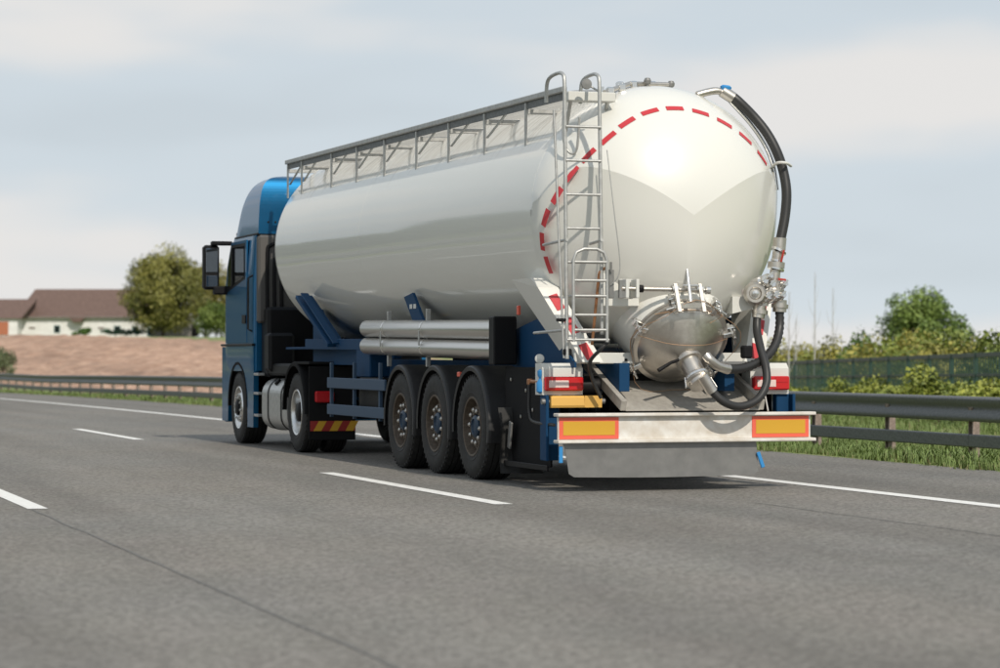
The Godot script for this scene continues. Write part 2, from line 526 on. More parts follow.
func make_ground() -> void:
	var ss := []
	var s := -400.0
	while s < 2600.0:
		ss.append(s)
		s += 40.0 if s < -40.0 else 3.0 if s < 130.0 else 8.0 if s < 460.0 else 120.0
	var vs := []
	var v := -1500.0
	while v < 2600.0:
		vs.append(v)
		v += 120.0 if v < -120.0 else 10.0 if v < -30.0 else 1.4 if v < 40.0 else 9.0 if v < 320.0 else 120.0
	var rows := []
	for a in ss:
		var line := PackedVector3Array()
		for c in vs:
			var y := gy(a, c)
			if (c > -2.2 and c < 13.2) or (c > -18.5 and c < -5.2): y -= 0.06
			else: y += 0.0
			line.append(Vector3(c + rx(a), y, -a))
		rows.append(line)
	structure(part(self, "ground", Mb.new().grid(rows, Vector3(0, -9000, 0)), M.grassland))
	# ploughed field on the rise beyond the guard rail
	var nz := noise(205, 1.0, 4)
	var nf := noise(206, 1.0, 3)
	rows = []
	var cols := []
	var sa := 60.0
	while sa < 338.0:
		var line := PackedVector3Array()
		var cl := PackedColorArray()
		var wide := 6.0 + sa * 0.30
		for i in 76:
			var c := 18.6 + wide * i / 75.0
			var edge := smoothstep(0.0, 1.5, c - 18.6) * smoothstep(338.0, 334.0, sa + 900.0 * maxf(0.0, c / sa - 0.165)) * smoothstep(0.0, 1.5, 18.6 + wide - c)
			var clod := 0.28 * nf.get_noise_2d(sa * 0.9, c * 0.7) + 0.06 * sin(c * 2.6)
			line.append(Vector3(c + rx(sa), gy(sa, c) + lerpf(-0.3, 0.16 + clod, edge), -sa))
			var t := 0.88 + 0.32 * nz.get_noise_2d(sa * 0.012, c * 0.06) + 0.42 * nf.get_noise_2d(sa * 0.22, c * 0.6)
			cl.append(Color(t, t * 0.985, t * 0.97))
		rows.append(line); cols.append(cl)
		sa += 1.6 if sa < 150.0 else 2.6
	structure(part(self, "field", Mb.new().grid(rows, Vector3(0, -9000, 0), cols), M.soil))

# guard rail along the road: beams, lower rails and posts are separate pieces
func make_rail(v: float, s0: float, s1: float, foot: float, top: float, face: float, label: String, pitch: float) -> void:
	var g := thing("guard_rail", label, "guard rail", Vector3(v + rx(s0), ry(s0) + foot, -s0))
	var o := g.position
	var prof := [Vector2(0.0, 0.0), Vector2(0.05, -0.004), Vector2(0.075, -0.05), Vector2(0.03, -0.12), Vector2(0.0, -0.16), Vector2(0.03, -0.2), Vector2(0.075, -0.27), Vector2(0.05, -0.325), Vector2(0.0, -0.33)]
	var k := 0
	var s := s0
	while s < s1:
		var e := minf(s + pitch * 2.0, s1)
		var rows := []
		for q in prof:
			var line := PackedVector3Array()
			for st in 3:
				var a := lerpf(s, e + 0.12, st / 2.0)
				line.append(Vector3(v + rx(a) + face * (q.x + 0.085 + (0.0 if st < 2 else 0.004)), ry(a) + top + q.y, -a) - o)
			rows.append(line)
		var back := Vector3(v + rx(s) - face * 5.0, ry(s) + top - 0.16, -(s + e) / 2.0) - o
		part(g, "rail_panel", Mb.new().grid(rows, back), M.zinc)
		var p0 := Vector3(v + rx(s) + face * 0.09, ry(s) + foot + 0.30, -s) - o
		var p1 := Vector3(v + rx(e) + face * 0.09, ry(e) + foot + 0.30, -e) - o
		part(g, "lower_rail", Mb.new().bar(p0, p1, 0.17, 0.09, Vector3.UP, 0.015), M.zinc)
		for h in 2:
			var a := s + h * pitch
			if a > s1: break
			var f := Vector3(v + rx(a), ry(a) + foot - 0.25, -a) - o
			var b := Mb.new()
			var hh := top - foot + 0.23
			# channel post, open towards the back
			b.box(f + Vector3(0, hh / 2.0, 0.0), Vector3(0.012, hh, 0.10), 0.002)
			b.box(f + Vector3(-0.05, hh / 2.0, 0.05), Vector3(0.112, hh, 0.010), 0.002)
			b.box(f + Vector3(-0.05, hh / 2.0, -0.05), Vector3(0.112, hh, 0.010), 0.002)
			b.box(f + Vector3(face * 0.06, hh - 0.18, 0.0), Vector3(0.09, 0.14, 0.07), 0.004)
			part(g, "post", b, M.post)
			part(g, "bolt", Mb.new().lathe(Vector3(v + rx(a) + face * 0.085, ry(a) + top - 0.16, -a) - o, Vector3(face, 0, 0), [Vector2(0.022, 0.0), Vector2(0.022, 0.012), Vector2(0.0, 0.02)], 8), M.zinc)
		s = e
		k += 1

# photograph pixel on a plane across the lorry (z) or along its side (x), in the trailer's own metres
func T(px: float, py: float, z: float) -> Vector3:
	var d := at(px, py, 1.0) - EYE
	var t := (TR.z + z - EYE.z) / d.z
	return EYE + d * t - TR
func S(px: float, py: float, x: float) -> Vector3:
	var d := at(px, py, 1.0) - EYE
	var t := (TR.x + x - EYE.x) / d.x
	return EYE + d * t - TR

const HR := 1.22
const HY := 2.55
const HZ := -0.85
func head_z(x: float, y: float) -> float:
	return HZ + sqrt(maxf(0.0, 1.0 - (x * x + (y - HY) ** 2) / (HR * HR)))
func crease(x: float) -> float:
	var a := absf(x)
	var y := 2.5 + 0.45 * (1.0 - pow(maxf(0.0, 1.0 - a / 0.9), 1.45))
	if a > 0.9: y = 2.95 - 0.27 * ((a - 0.9) / 0.3) ** 2
	return minf(y, HY + 0.9 * sqrt(maxf(0.0, HR * HR - x * x)))
func low_z(x: float, y: float) -> float:
	var yc := crease(x)
	var yb := HY - sqrt(maxf(0.0, HR * HR - x * x))
	var t := clampf((yc - y) / maxf(yc - yb, 0.001), 0.0, 1.0)
	return HZ + (head_z(x, yc) - HZ) * pow(1.0 - pow(t, 3.2), 0.62) * (1.0 - 0.16 * t)
func axis_y(z: float) -> float:
	return lerpf(HY, 2.66, clampf((z - HZ) / (-11.4 - HZ), 0.0, 1.0))

func arc_pts(c: Vector3, u: Vector3, w: Vector3, r: float, a0: float, a1: float, m: int) -> Array:
	var o := []
	for i in m + 1:
		var a := lerpf(a0, a1, float(i) / m)
		o.append(c + u * cos(a) * r + w * sin(a) * r)
	return o

func smooth_path(p: Array, m := 6) -> Array:
	var o := []
	for i in p.size() - 1:
		var a: Vector3 = p[maxi(i - 1, 0)]
		var b: Vector3 = p[i]
		var c: Vector3 = p[i + 1]
		var d: Vector3 = p[mini(i + 2, p.size() - 1)]
		for k in m:
			o.append(b.cubic_interpolate(c, a, d, float(k) / m))
	o.append(p[-1])
	return o

# ---- wheels: built once each, outer face at x = 0, axle along x, centre at the origin
func tyre_mesh(r: float, width: float, rim: float) -> ArrayMesh:
	var b := Mb.new()
	var p := [Vector2(rim - 0.01, 0.03), Vector2(rim + 0.012, 0.018), Vector2(rim + 0.05, 0.006), Vector2(rim + 0.055, 0.009), Vector2((rim + r) / 2.0, 0.0), Vector2(r - 0.07, 0.006), Vector2(r - 0.03, 0.022), Vector2(r - 0.006, 0.042)]
	var grooves := 4
	for g in grooves:
		var x := lerpf(0.042, width - 0.042, (g + 1.0) / (grooves + 1.0))
		p.append_array([Vector2(r, x - 0.008), Vector2(r - 0.013, x - 0.005), Vector2(r - 0.013, x + 0.005), Vector2(r, x + 0.008)])
	for i in range(7, -1, -1):
		p.append(Vector2(p[i].x, width - p[i].y))
	b.lathe(Vector3.ZERO, Vector3.RIGHT, p, 56)
	# shoulder lugs
	for k in 44:
		var a := TAU * k / 44.0
		var e := Vector3(0, cos(a), sin(a))
		b.box(e * (r - 0.022) + Vector3(0.026, 0, 0), Vector3(0.012, 0.03, 0.028), 0.003, Basis(Vector3.RIGHT, e, Vector3.RIGHT.cross(e)))
	return b.mesh()

func wheel(parent: Node3D, called: String, at_: Vector3, side: float, r: float, width: float, rim: float, style: String, meshes: Dictionary) -> Node3D:
	var w := Node3D.new()
	w.name = fits(parent, called)
	parent.add_child(w, true)
	w.position = at_
	w.rotation.y = 0.0 if side < 0.0 else PI
	var key := "%s%.3f" % [style, r]
	if not meshes.has(key):
		var d := {}
		d.tyre = tyre_mesh(r, width, rim)
		var b := Mb.new()
		var holes := Mb.new()
		var hub := Mb.new()
		var nuts := Mb.new()
		var nn := 10
		if style == "dish":      # single wheel of the trailer: flat disc close to the face, bolts on a raised ring
			b.lathe(Vector3.ZERO, Vector3.RIGHT, [Vector2(rim + 0.014, 0.022), Vector2(rim + 0.006, 0.012), Vector2(rim - 0.012, 0.016), Vector2(rim - 0.022, 0.06), Vector2(rim - 0.034, 0.10), Vector2(rim - 0.06, 0.115), Vector2(0.212, 0.085), Vector2(0.20, 0.06), Vector2(0.135, 0.06), Vector2(0.12, 0.09), Vector2(0.0, 0.09)], 40)
			hub.lathe(Vector3.ZERO, Vector3.RIGHT, [Vector2(0.116, 0.089), Vector2(0.112, 0.05), Vector2(0.098, 0.035), Vector2(0.078, 0.03), Vector2(0.072, 0.045), Vector2(0.0, 0.044)], 24)
			for k in nn:
				var e := Vector3(0, cos(TAU * k / nn), sin(TAU * k / nn))
				nuts.lathe(e * 0.167 + Vector3(0.062, 0, 0), Vector3.LEFT, [Vector2(0.024, 0.0), Vector2(0.024, 0.022), Vector2(0.018, 0.026), Vector2(0.016, 0.034), Vector2(0.0, 0.036)], 6)
				var e2 := Vector3(0, cos(TAU * (k + 0.5) / nn), sin(TAU * (k + 0.5) / nn))
				holes.lathe(e2 * 0.236 + Vector3(0.107, 0, 0), Vector3.LEFT, [Vector2(0.022, -0.01), Vector2(0.022, 0.004), Vector2(0.0, 0.005)], 10)
			d.rimmat = M.rim_dark; d.hubmat = M.hub_blue
		elif style == "deep":    # outer wheel of the driven pair: disc set far in, bright barrel
			b.lathe(Vector3.ZERO, Vector3.RIGHT, [Vector2(rim + 0.014, 0.022), Vector2(rim + 0.004, 0.010), Vector2(rim - 0.014, 0.016), Vector2(rim - 0.03, 0.07), Vector2(rim - 0.038, 0.16), Vector2(rim - 0.05, 0.175), Vector2(0.21, 0.165), Vector2(0.15, 0.162), Vector2(0.0, 0.162)], 40)
			hub.lathe(Vector3.ZERO, Vector3.RIGHT, [Vector2(0.13, 0.161), Vector2(0.12, 0.04), Vector2(0.10, 0.025), Vector2(0.0, 0.02)], 24)
			for k in nn:
				var e := Vector3(0, cos(TAU * k / nn), sin(TAU * k / nn))
				nuts.lathe(e * 0.168 + Vector3(0.163, 0, 0), Vector3.LEFT, [Vector2(0.018, 0.0), Vector2(0.018, 0.025), Vector2(0.0, 0.03)], 6)
				var e2 := Vector3(0, cos(TAU * (k + 0.5) / nn), sin(TAU * (k + 0.5) / nn))
				holes.lathe(e2 * 0.222 + Vector3(0.166, 0, 0), Vector3.LEFT, [Vector2(0.022, -0.01), Vector2(0.022, 0.006), Vector2(0.0, 0.007)], 10)
			d.rimmat = M.alloy; d.hubmat = M.black
		else:                    # steered wheel: disc bulges out
			b.lathe(Vector3.ZERO, Vector3.RIGHT, [Vector2(rim + 0.014, 0.022), Vector2(rim + 0.004, 0.010), Vector2(rim - 0.014, 0.016), Vector2(rim - 0.03, 0.06), Vector2(rim - 0.05, 0.085), Vector2(0.225, 0.055), Vector2(0.20, 0.02), Vector2(0.14, 0.01), Vector2(0.13, 0.03), Vector2(0.0, 0.03)], 40)
			hub.lathe(Vector3.ZERO, Vector3.RIGHT, [Vector2(0.115, 0.029), Vector2(0.11, -0.01), Vector2(0.09, -0.022), Vector2(0.0, -0.024)], 24)
			for k in nn:
				var e := Vector3(0, cos(TAU * k / nn), sin(TAU * k / nn))
				nuts.lathe(e * 0.168 + Vector3(0.013, 0, 0), Vector3.LEFT, [Vector2(0.018, 0.0), Vector2(0.018, 0.022), Vector2(0.0, 0.028)], 6)
				var e2 := Vector3(0, cos(TAU * (k + 0.5) / nn), sin(TAU * (k + 0.5) / nn))
				holes.lathe(e2 * 0.236 + Vector3(0.072, 0, 0), Vector3.LEFT, [Vector2(0.024, -0.01), Vector2(0.024, 0.008), Vector2(0.0, 0.009)], 10)
			d.rimmat = M.alloy; d.hubmat = M.black
		d.rim = b.mesh(); d.hub = hub.mesh(); d.nuts = nuts.mesh(); d.holes = holes.mesh()
		meshes[key] = d
	var d: Dictionary = meshes[key]
	var spin := Basis(Vector3.RIGHT, fposmod(at_.z * 2.7, TAU))
	inst(w, "tyre", d.tyre, M.rubber, Vector3.ZERO, spin)
	inst(w, "rim", d.rim, d.rimmat, Vector3.ZERO, spin)
	inst(w, "hub", d.hub, d.hubmat, Vector3.ZERO, spin)
	inst(w, "wheel_nuts", d.nuts, M.nut, Vector3.ZERO, spin)
	inst(w, "hand_holes", d.holes, M.black, Vector3.ZERO, spin)
	return w

# mudguard arch: strip turned round the axle with a turned-down lip
func arch_mesh(r: float, width: float, a0: float, a1: float) -> Mb:
	var b := Mb.new()
	var prof := [Vector2(-0.05, 0.0), Vector2(-0.012, -0.006), Vector2(0.0, 0.008), Vector2(0.004, 0.03), Vector2(0.004, width), Vector2(-0.008, width), Vector2(-0.008, 0.03), Vector2(-0.014, 0.012), Vector2(-0.05, 0.010)]
	var m := 22
	for q in prof.size() - 1:
		var rows := []
		for j in 2:
			var line := PackedVector3Array()
			for i in m + 1:
				var a := lerpf(a0, a1, float(i) / m)
				line.append(Vector3(prof[q + j].y, 0, 0) + Vector3(0, sin(a), cos(a)) * (r + prof[q + j].x))
			rows.append(line)
		b.grid(rows, Vector3(width / 2.0, 0, 0))
	return b

func on_dome(x: float, y: float) -> Vector3:
	return Vector3(x, y, head_z(x, y))

func walk_y(z: float) -> float:
	return lerpf(3.66, 3.80, (z + 0.55) / (-11.7 + 0.55))

func shell_texture() -> ImageTexture:
	# paint with the dust and run-off under the walkway: long way along u, round the tank along v
	var w := 1024
	var h := 512
	var img := PackedByteArray()
	img.resize(w * h * 3)
	var n1 := noise(301, 1.0, 4)
	var n2 := noise(302, 1.0, 3)
	var n3 := noise(303, 1.0, 3)
	for j in h:
		var ang := float(j) / h * TAU          # 0 = top, growing to the left side of the vehicle
		for i in w:
			var u := float(i) / w * 10.55
			var c := Vector3(0.76, 0.75, 0.70)
			var d := ang * HR
			# streaks of dirt run down from the walkway feet, each of its own length
			var strk := n1.get_noise_2d(u * 9.0, d * 0.5)
			var reach := 0.82 + 0.35 * n2.get_noise_2d(u * 2.2, 3.0)
			var k := smoothstep(0.0, 0.45, strk + 0.12) * smoothstep(reach + 0.45, reach, d) * smoothstep(-0.2, 0.2, d)
			k += 0.35 * smoothstep(0.1, 0.6, n3.get_noise_2d(u * 1.5, d * 2.0)) * smoothstep(1.3, 0.9, d)
			c = c.lerp(Vector3(0.40, 0.35, 0.28), clampf(k, 0.0, 1.0) * 0.55)
			var o := (j * w + i) * 3
			var cc := lin(c.x, c.y, c.z)
			img[o] = int(cc.r * 255.0); img[o + 1] = int(cc.g * 255.0); img[o + 2] = int(cc.b * 255.0)
	return ImageTexture.create_from_image(Image.create_from_data(w, h, false, Image.FORMAT_RGB8, img))

func make_trailer() -> void:
	var t := thing("silo_trailer", "white silo tank semi-trailer with ladder, red dashed tape and blue chassis", "tank trailer", TR)
	var meshes := {}
	# ---------------- tank
	M.shell.albedo_texture = shell_texture()
	var dent := noise(304, 1.0, 2)
	var rows := []
	var uvs := []
	var nrm := []
	var nz := 72
	var na := 96
	for j in nz + 1:
		var z := lerpf(HZ, -11.4, float(j) / nz)
		var line := PackedVector3Array()
		var ul := PackedVector2Array()
		var nl := PackedVector3Array()
		for i in na + 1:
			var a := TAU * i / na
			line.append(Vector3(-sin(a) * HR, axis_y(z) + cos(a) * HR, z))
			ul.append(Vector2(float(j) / nz, float(i) / na))
			# the sheet is never quite true: plates bow a little between the seams
			var k := 0.012 * smoothstep(HZ, HZ - 0.6, z)
			var da := k * dent.get_noise_3d(z * 0.45, cos(a) * 1.3, sin(a) * 1.3)
			nl.append(Vector3(-sin(a + da), cos(a + da), 0.6 * k * dent.get_noise_3d(z * 0.5 + 30.0, cos(a), sin(a))).normalized())
		rows.append(line); uvs.append(ul); nrm.append(nl)
	var sh := Mb.new()
	for j in nz:
		sh.ring(rows[j], rows[j + 1], uvs[j], uvs[j + 1], nrm[j], nrm[j + 1])
	part(t, "tank_shell", sh, M.shell)
	part(t, "front_head", Mb.new().lathe(Vector3(0, 2.66, -11.4), Vector3.FORWARD, [Vector2(HR, 0.0), Vector2(HR * 0.985, 0.12), Vector2(HR * 0.92, 0.24), Vector2(HR * 0.75, 0.36), Vector2(HR * 0.45, 0.44), Vector2(0.0, 0.47)], 64), M.white)
	# rear head: domed upper part and flatter lower part meeting in a W-shaped weld
	var nx := 72
	var up := []
	var lo := []
	for j in 31: up.append(PackedVector3Array())
	for j in 37: lo.append(PackedVector3Array())
	for i in nx + 1:
		var x := -HR * 0.9995 * cos(PI * i / nx)
		var hh := sqrt(maxf(0.0, HR * HR - x * x))
		var yc := crease(x)
		for j in 31:
			var f := sin(PI / 2.0 * j / 30.0)
			var y := lerpf(yc, HY + hh, f)
			up[j].append(Vector3(x, y, head_z(x, y)))
		for j in 37:
			var f := sin(PI / 2.0 * j / 36.0)
			var y := lerpf(yc, HY - hh, f)
			lo[j].append(Vector3(x, y, low_z(x, y)))
	part(t, "rear_head", Mb.new().grid(up, Vector3(0, HY, -2.5)), M.white)
	part(t, "rear_head_lower", Mb.new().grid(lo, Vector3(0, HY, -2.5)), M.white)
	# weld seams round the shell
	for z in [-0.86, -7.1]:
		part(t, "weld_seam", Mb.new().tube(arc_pts(Vector3(0, axis_y(z), z), Vector3.RIGHT, Vector3.UP, HR - 0.0005, 0.0, TAU, 96), 0.002, 6, false), M.white)
	# dashed red tape on the head
	var tp := [[-1.10, 2.07], [-1.165, 2.282], [-1.165, 2.494], [-1.10, 2.69], [-0.992, 2.883], [-0.862, 3.053], [-0.687, 3.213], [-0.504, 3.36], [-0.278, 3.466], [-0.034, 3.503], [0.22, 3.471], [0.459, 3.381], [0.682, 3.249], [0.87, 3.075]]
	for i in tp.size():
		var a := on_dome(tp[maxi(i - 1, 0)][0], tp[maxi(i - 1, 0)][1])
		var c := on_dome(tp[mini(i + 1, tp.size() - 1)][0], tp[mini(i + 1, tp.size() - 1)][1])
		var p := on_dome(tp[i][0], tp[i][1])
		var nn := Vector3(p.x / 1.49, (p.y - HY) / 1.49, p.z - HZ).normalized()
		var d := (c - a).normalized()
		d = (d - nn * nn.dot(d)).normalized()
		var e := nn.cross(d)
		var r2 := []
		for u in 5:
			var line := PackedVector3Array()
			for w in 3:
				var q := p + d * lerpf(-0.085, 0.085, u / 4.0) + e * (0.036 if i < 4 else 0.028) * (w - 1.0)
				var m := Vector3(q.x / HR, (q.y - HY) / HR, q.z - HZ).normalized()
				q = Vector3(m.x * HR, m.y * HR + HY, m.z + HZ)
				if q.y < crease(q.x): q += nn * 0.012
				line.append(q + nn * 0.005)
			r2.append(line)
		part(t, "red_tape", Mb.new().grid(r2, Vector3(0, HY, -2.5)), M.red_tape)
	# ---------------- white box legs that carry the tail of the tank
	for s in [-1.0, 1.0]:
		# from the shoulder of the belly down and inwards to the frame: outer face, rear face with tape
		var a0 := Vector3(s * 1.225, 1.95, -1.42); var a1 := Vector3(s * 1.215, 1.95, -0.88)
		var c0 := Vector3(s * 0.93, 1.17, -0.66); var c1 := Vector3(s * 0.90, 1.17, -0.32)
		var m1 := Vector3(s * 1.19, 1.86, -0.74)
		var inn := Vector3(-s * 0.20, 0, 0.0)
		var mid := (a0 + c1) / 2.0 + inn / 2.0
		var b := Mb.new()
		b.flat(a0, a1, m1, m1, mid); b.flat(a0, m1, c1, c0, mid)
		b.flat(a0 + inn, m1 + inn, c1 + inn, c0 + inn, mid)
		b.flat(a0, a1, a1 + inn, a0 + inn, mid); b.flat(a1, m1, m1 + inn, a1 + inn, mid)
		b.flat(m1, c1, c1 + inn, m1 + inn, mid); b.flat(a0, c0, c0 + inn, a0 + inn, mid); b.flat(c0, c1, c1 + inn, c0 + inn, mid)
		var leg := part(t, "tail_leg", b, M.white)
		var dd := (c1 - m1).normalized()
		var nn := dd.cross(Vector3.RIGHT).normalized()
		if nn.z < 0.0: nn = -nn
		var sx := dd.cross(nn)
		for q in [0.20, 0.52, 0.86]:
			part(leg, "red_tape", Mb.new().box(m1.lerp(c1, q) + inn * 0.5 + nn * 0.004, Vector3(0.09, 0.005, 0.17), 0.001, Basis(sx, nn, dd)), M.red_tape)
	part(t, "tail_crossplate", Mb.new().box(Vector3(-0.1, 1.205, -0.42), Vector3(1.7, 0.10, 0.04), 0.006), M.frame_white)
	for x in [-0.80, -0.72, -0.45]:
		part(t, "bolt", Mb.new().lathe(Vector3(x, 1.19, -0.40), Vector3.BACK, [Vector2(0.014, 0.0), Vector2(0.014, 0.01), Vector2(0.0, 0.012)], 8), M.black)
	# ---------------- discharge cone, ring and lid
	var la := Vector3(0, -0.62, 0.785).normalized()
	var lc := Vector3(0.03, 1.365, -0.28)
	part(t, "discharge_cone", Mb.new().lathe(lc, la, [Vector2(0.57, -0.55), Vector2(0.455, -0.03), Vector2(0.42, -0.01)], 56), M.white)
	var ring := part(t, "lid_ring", Mb.new().lathe(lc, la, [Vector2(0.41, -0.03), Vector2(0.465, -0.03), Vector2(0.465, -0.004), Vector2(0.455, 0.0), Vector2(0.455, 0.008), Vector2(0.46, 0.012), Vector2(0.46, 0.035), Vector2(0.44, 0.045), Vector2(0.40, 0.047)], 56), M.steel)
	var lid := part(t, "discharge_lid", Mb.new().lathe(lc, la, [Vector2(0.42, 0.040), Vector2(0.40, 0.065), Vector2(0.355, 0.105), Vector2(0.27, 0.165), Vector2(0.18, 0.225), Vector2(0.11, 0.27), Vector2(0.09, 0.275)], 56), M.steel)
	var lu := la.cross(Vector3.RIGHT).normalized()
	if lu.y < 0.0: lu = -lu
	for k in 6:
		var a := [0.25, 1.02, 1.95, 2.75, 3.75, 5.6][k] as float
		var e := Vector3.RIGHT * cos(a) + lu * sin(a)
		var g := e.cross(la)
		var c := Mb.new()
		c.box(lc + e * 0.495 + la * -0.02, Vector3(0.07, 0.05, 0.07), 0.006, Basis(g, la, e))
		c.tube([lc + e * 0.50 + la * -0.09, lc + e * 0.50 + la * 0.13], 0.016, 8)
		c.tube([lc + e * 0.50 + la * 0.10 - g * 0.085, lc + e * 0.50 + la * 0.10 + g * 0.085], 0.011, 8)
		c.box(lc + e * 0.465 + la * 0.055, Vector3(0.05, 0.024, 0.12), 0.005, Basis(g, la, e))
		part(ring, "swing_clamp", c, M.steel_bright)
	# thin safety cable that loops round the clamps
	var loop := []
	for k in 33:
		var a := TAU * k / 32.0
		var e := Vector3.RIGHT * cos(a) + lu * sin(a)
		loop.append(lc + e * (0.515 + 0.04 * sin(5.0 * a)) + la * (0.12 + 0.02 * sin(3.0 * a + 1.0)))
	part(ring, "safety_cable", Mb.new().tube(loop, 0.003, 6), M.wire)
	part(ring, "safety_cable", Mb.new().tube(smooth_path([lc + Vector3(-0.46, 0.05, 0.12), lc + Vector3(-0.2, -0.03, 0.28), lc + Vector3(0.12, -0.04, 0.32), lc + Vector3(0.42, 0.02, 0.14)]), 0.003, 6), M.wire)
	part(ring, "safety_cable", Mb.new().tube(smooth_path([lc + Vector3(-0.34, 0.24, 0.24), lc + Vector3(0.0, 0.28, 0.31), lc + Vector3(0.32, 0.24, 0.25), lc + Vector3(0.18, 0.16, 0.30)]), 0.003, 6), M.wire)
	# outlet pipe on the point of the lid
	var oc := lc + la * 0.275
	var od := Vector3(0.16, -0.75, 0.62).normalized()
	var outlet := part(t, "outlet_pipe", Mb.new().lathe(oc, od, [Vector2(0.10, -0.06), Vector2(0.10, 0.0), Vector2(0.125, 0.0), Vector2(0.125, 0.03), Vector2(0.095, 0.035), Vector2(0.095, 0.19), Vector2(0.115, 0.195), Vector2(0.12, 0.21), Vector2(0.12, 0.25), Vector2(0.105, 0.265), Vector2(0.105, 0.30), Vector2(0.0, 0.305)], 32), M.steel)
	part(outlet, "coupling_ring", Mb.new().lathe(oc, od, [Vector2(0.121, 0.215), Vector2(0.132, 0.22), Vector2(0.132, 0.24), Vector2(0.121, 0.245)], 24), M.steel_bright)
	part(outlet, "valve_lever", Mb.new().tube([oc + od * 0.02 + Vector3(-0.08, 0.02, 0.02), oc + Vector3(-0.2, -0.03, 0.08), oc + Vector3(-0.33, -0.10, 0.10)], [0.014, 0.016, 0.02], 8), M.black)
	for sx in [-1.0, 1.0]:
		part(outlet, "cam_lever", Mb.new().bar(oc + od * 0.22 + Vector3(sx * 0.125, 0, 0), oc + od * 0.31 + Vector3(sx * 0.15, -0.02, 0), 0.022, 0.012), M.steel_bright)
	# hinge arm of the lid on its pad
	var hy := 1.835
	part(t, "hinge_pad", Mb.new().box(Vector3(-0.56, hy - 0.0, low_z(-0.56, hy) + 0.0), Vector3(0.36, 0.32, 0.05), 0.012, Basis(Vector3.UP, -0.28)), M.white)
	var hb := part(t, "hinge_bracket", Mb.new().box(Vector3(-0.60, hy, -0.06), Vector3(0.03, 0.17, 0.20), 0.004).box(Vector3(-0.50, hy, -0.03), Vector3(0.03, 0.17, 0.14), 0.004).box(Vector3(-0.55, hy, -0.14), Vector3(0.13, 0.18, 0.03), 0.004), M.frame_white)
	part(hb, "hinge_bar", Mb.new().tube([Vector3(-0.64, hy, 0.0), Vector3(0.19, hy - 0.01, 0.04)], 0.021, 12), M.steel)
	part(hb, "hinge_pin", Mb.new().lathe(Vector3(-0.50, hy, 0.005), Vector3.RIGHT, [Vector2(0.0, 0.0), Vector2(0.035, 0.0), Vector2(0.035, 0.06), Vector2(0.0, 0.06)], 12), M.black)
	for x in [-0.14, 0.10]:
		part(hb, "hinge_lug", Mb.new().bar(Vector3(x, hy + 0.05, 0.04), Vector3(x, 1.62, 0.16), 0.04, 0.02, Vector3.RIGHT), M.steel)
		part(hb, "hinge_collar", Mb.new().lathe(Vector3(x - 0.03, hy - 0.004, 0.03), Vector3.RIGHT, [Vector2(0.024, 0.0), Vector2(0.04, 0.0), Vector2(0.04, 0.06), Vector2(0.024, 0.06)], 14), M.steel_bright)
	part(hb, "spindle", Mb.new().tube([Vector3(-0.02, hy - 0.12, 0.12), Vector3(-0.02, hy + 0.20, 0.03)], [0.02, 0.012], 8).tube([Vector3(-0.08, hy + 0.03, 0.08), Vector3(0.08, hy + 0.03, 0.08)], 0.01, 8), M.steel_bright)
	part(hb, "hinge_knob", Mb.new().lathe(Vector3(0.15, hy - 0.01, 0.04), Vector3.RIGHT, [Vector2(0.022, 0.0), Vector2(0.038, 0.01), Vector2(0.038, 0.05), Vector2(0.0, 0.06)], 12), M.steel_bright)
	part(hb, "link_bar", Mb.new().bar(Vector3(-0.14, 1.68, 0.12), Vector3(0.10, 1.68, 0.12), 0.05, 0.03), M.steel)
	# ---------------- chute plate over the tail
	var py0 := 0.73
	var py1 := 1.10
	part(t, "chute_plate", Mb.new().bar(Vector3(0.08, py0, -0.06), Vector3(0.08, py1, -1.05), 0.012, 1.32, Vector3.UP), M.chute)
	for x in [-0.60, 0.76]:
		part(t, "chute_rail", Mb.new().bar(Vector3(x, py0 + 0.045, -0.06), Vector3(x, py1 + 0.055, -1.05), 0.10, 0.055, Vector3.UP), M.chute)
	# ---------------- bumper
	var bw := Mb.new().box(Vector3(0, 0.575, -0.05), Vector3(2.48, 0.21, 0.03), 0.003)
	var bp := part(t, "underrun_bumper", bw, M.bumper)
	part(bp, "top_flange", Mb.new().box(Vector3(0.01, 0.695, -0.05), Vector3(2.53, 0.03, 0.14), 0.006), M.bumper)
	part(bp, "bottom_flange", Mb.new().box(Vector3(0.01, 0.455, -0.05), Vector3(2.53, 0.03, 0.14), 0.006), M.bumper)
	for x in [-0.945, 0.935]:
		var pl := part(bp, "marker_board", Mb.new().box(Vector3(x, 0.575, -0.031), Vector3(0.57, 0.195, 0.006), 0.001), M.orange_plate)
		part(pl, "yellow_field", Mb.new().box(Vector3(x, 0.575, -0.0265), Vector3(0.495, 0.125, 0.003), 0.0005), M.yellow_plate)
	# hanging spray plate below, gently bowed along its foot
	var ap := PackedVector2Array()
	for q in [Vector2(-1.19, 0.437), Vector2(-1.17, 0.40), Vector2(-1.13, 0.165)]: ap.append(q)
	for k in 9: ap.append(Vector2(lerpf(-1.08, 0.66, k / 8.0), 0.135 - 0.012 * sin(PI * k / 8.0)))
	for q in [Vector2(0.72, 0.16), Vector2(0.70, 0.437)]: ap.append(q)
	part(t, "spray_plate", Mb.new().prism(ap, Vector3(0, 0, -0.06), Vector3.RIGHT, Vector3.UP, Vector3.BACK, 0.012), M.plate)
	for q in [Vector2(-1.215, 0.34), Vector2(0.735, 0.27)]:
		part(t, "blue_strap", Mb.new().box(Vector3(q.x, q.y, -0.03), Vector3(0.035, 0.15, 0.02), 0.004, Basis(Vector3.BACK, 0.0 if q.x < 0.0 else 0.35)), M.strap_blue)
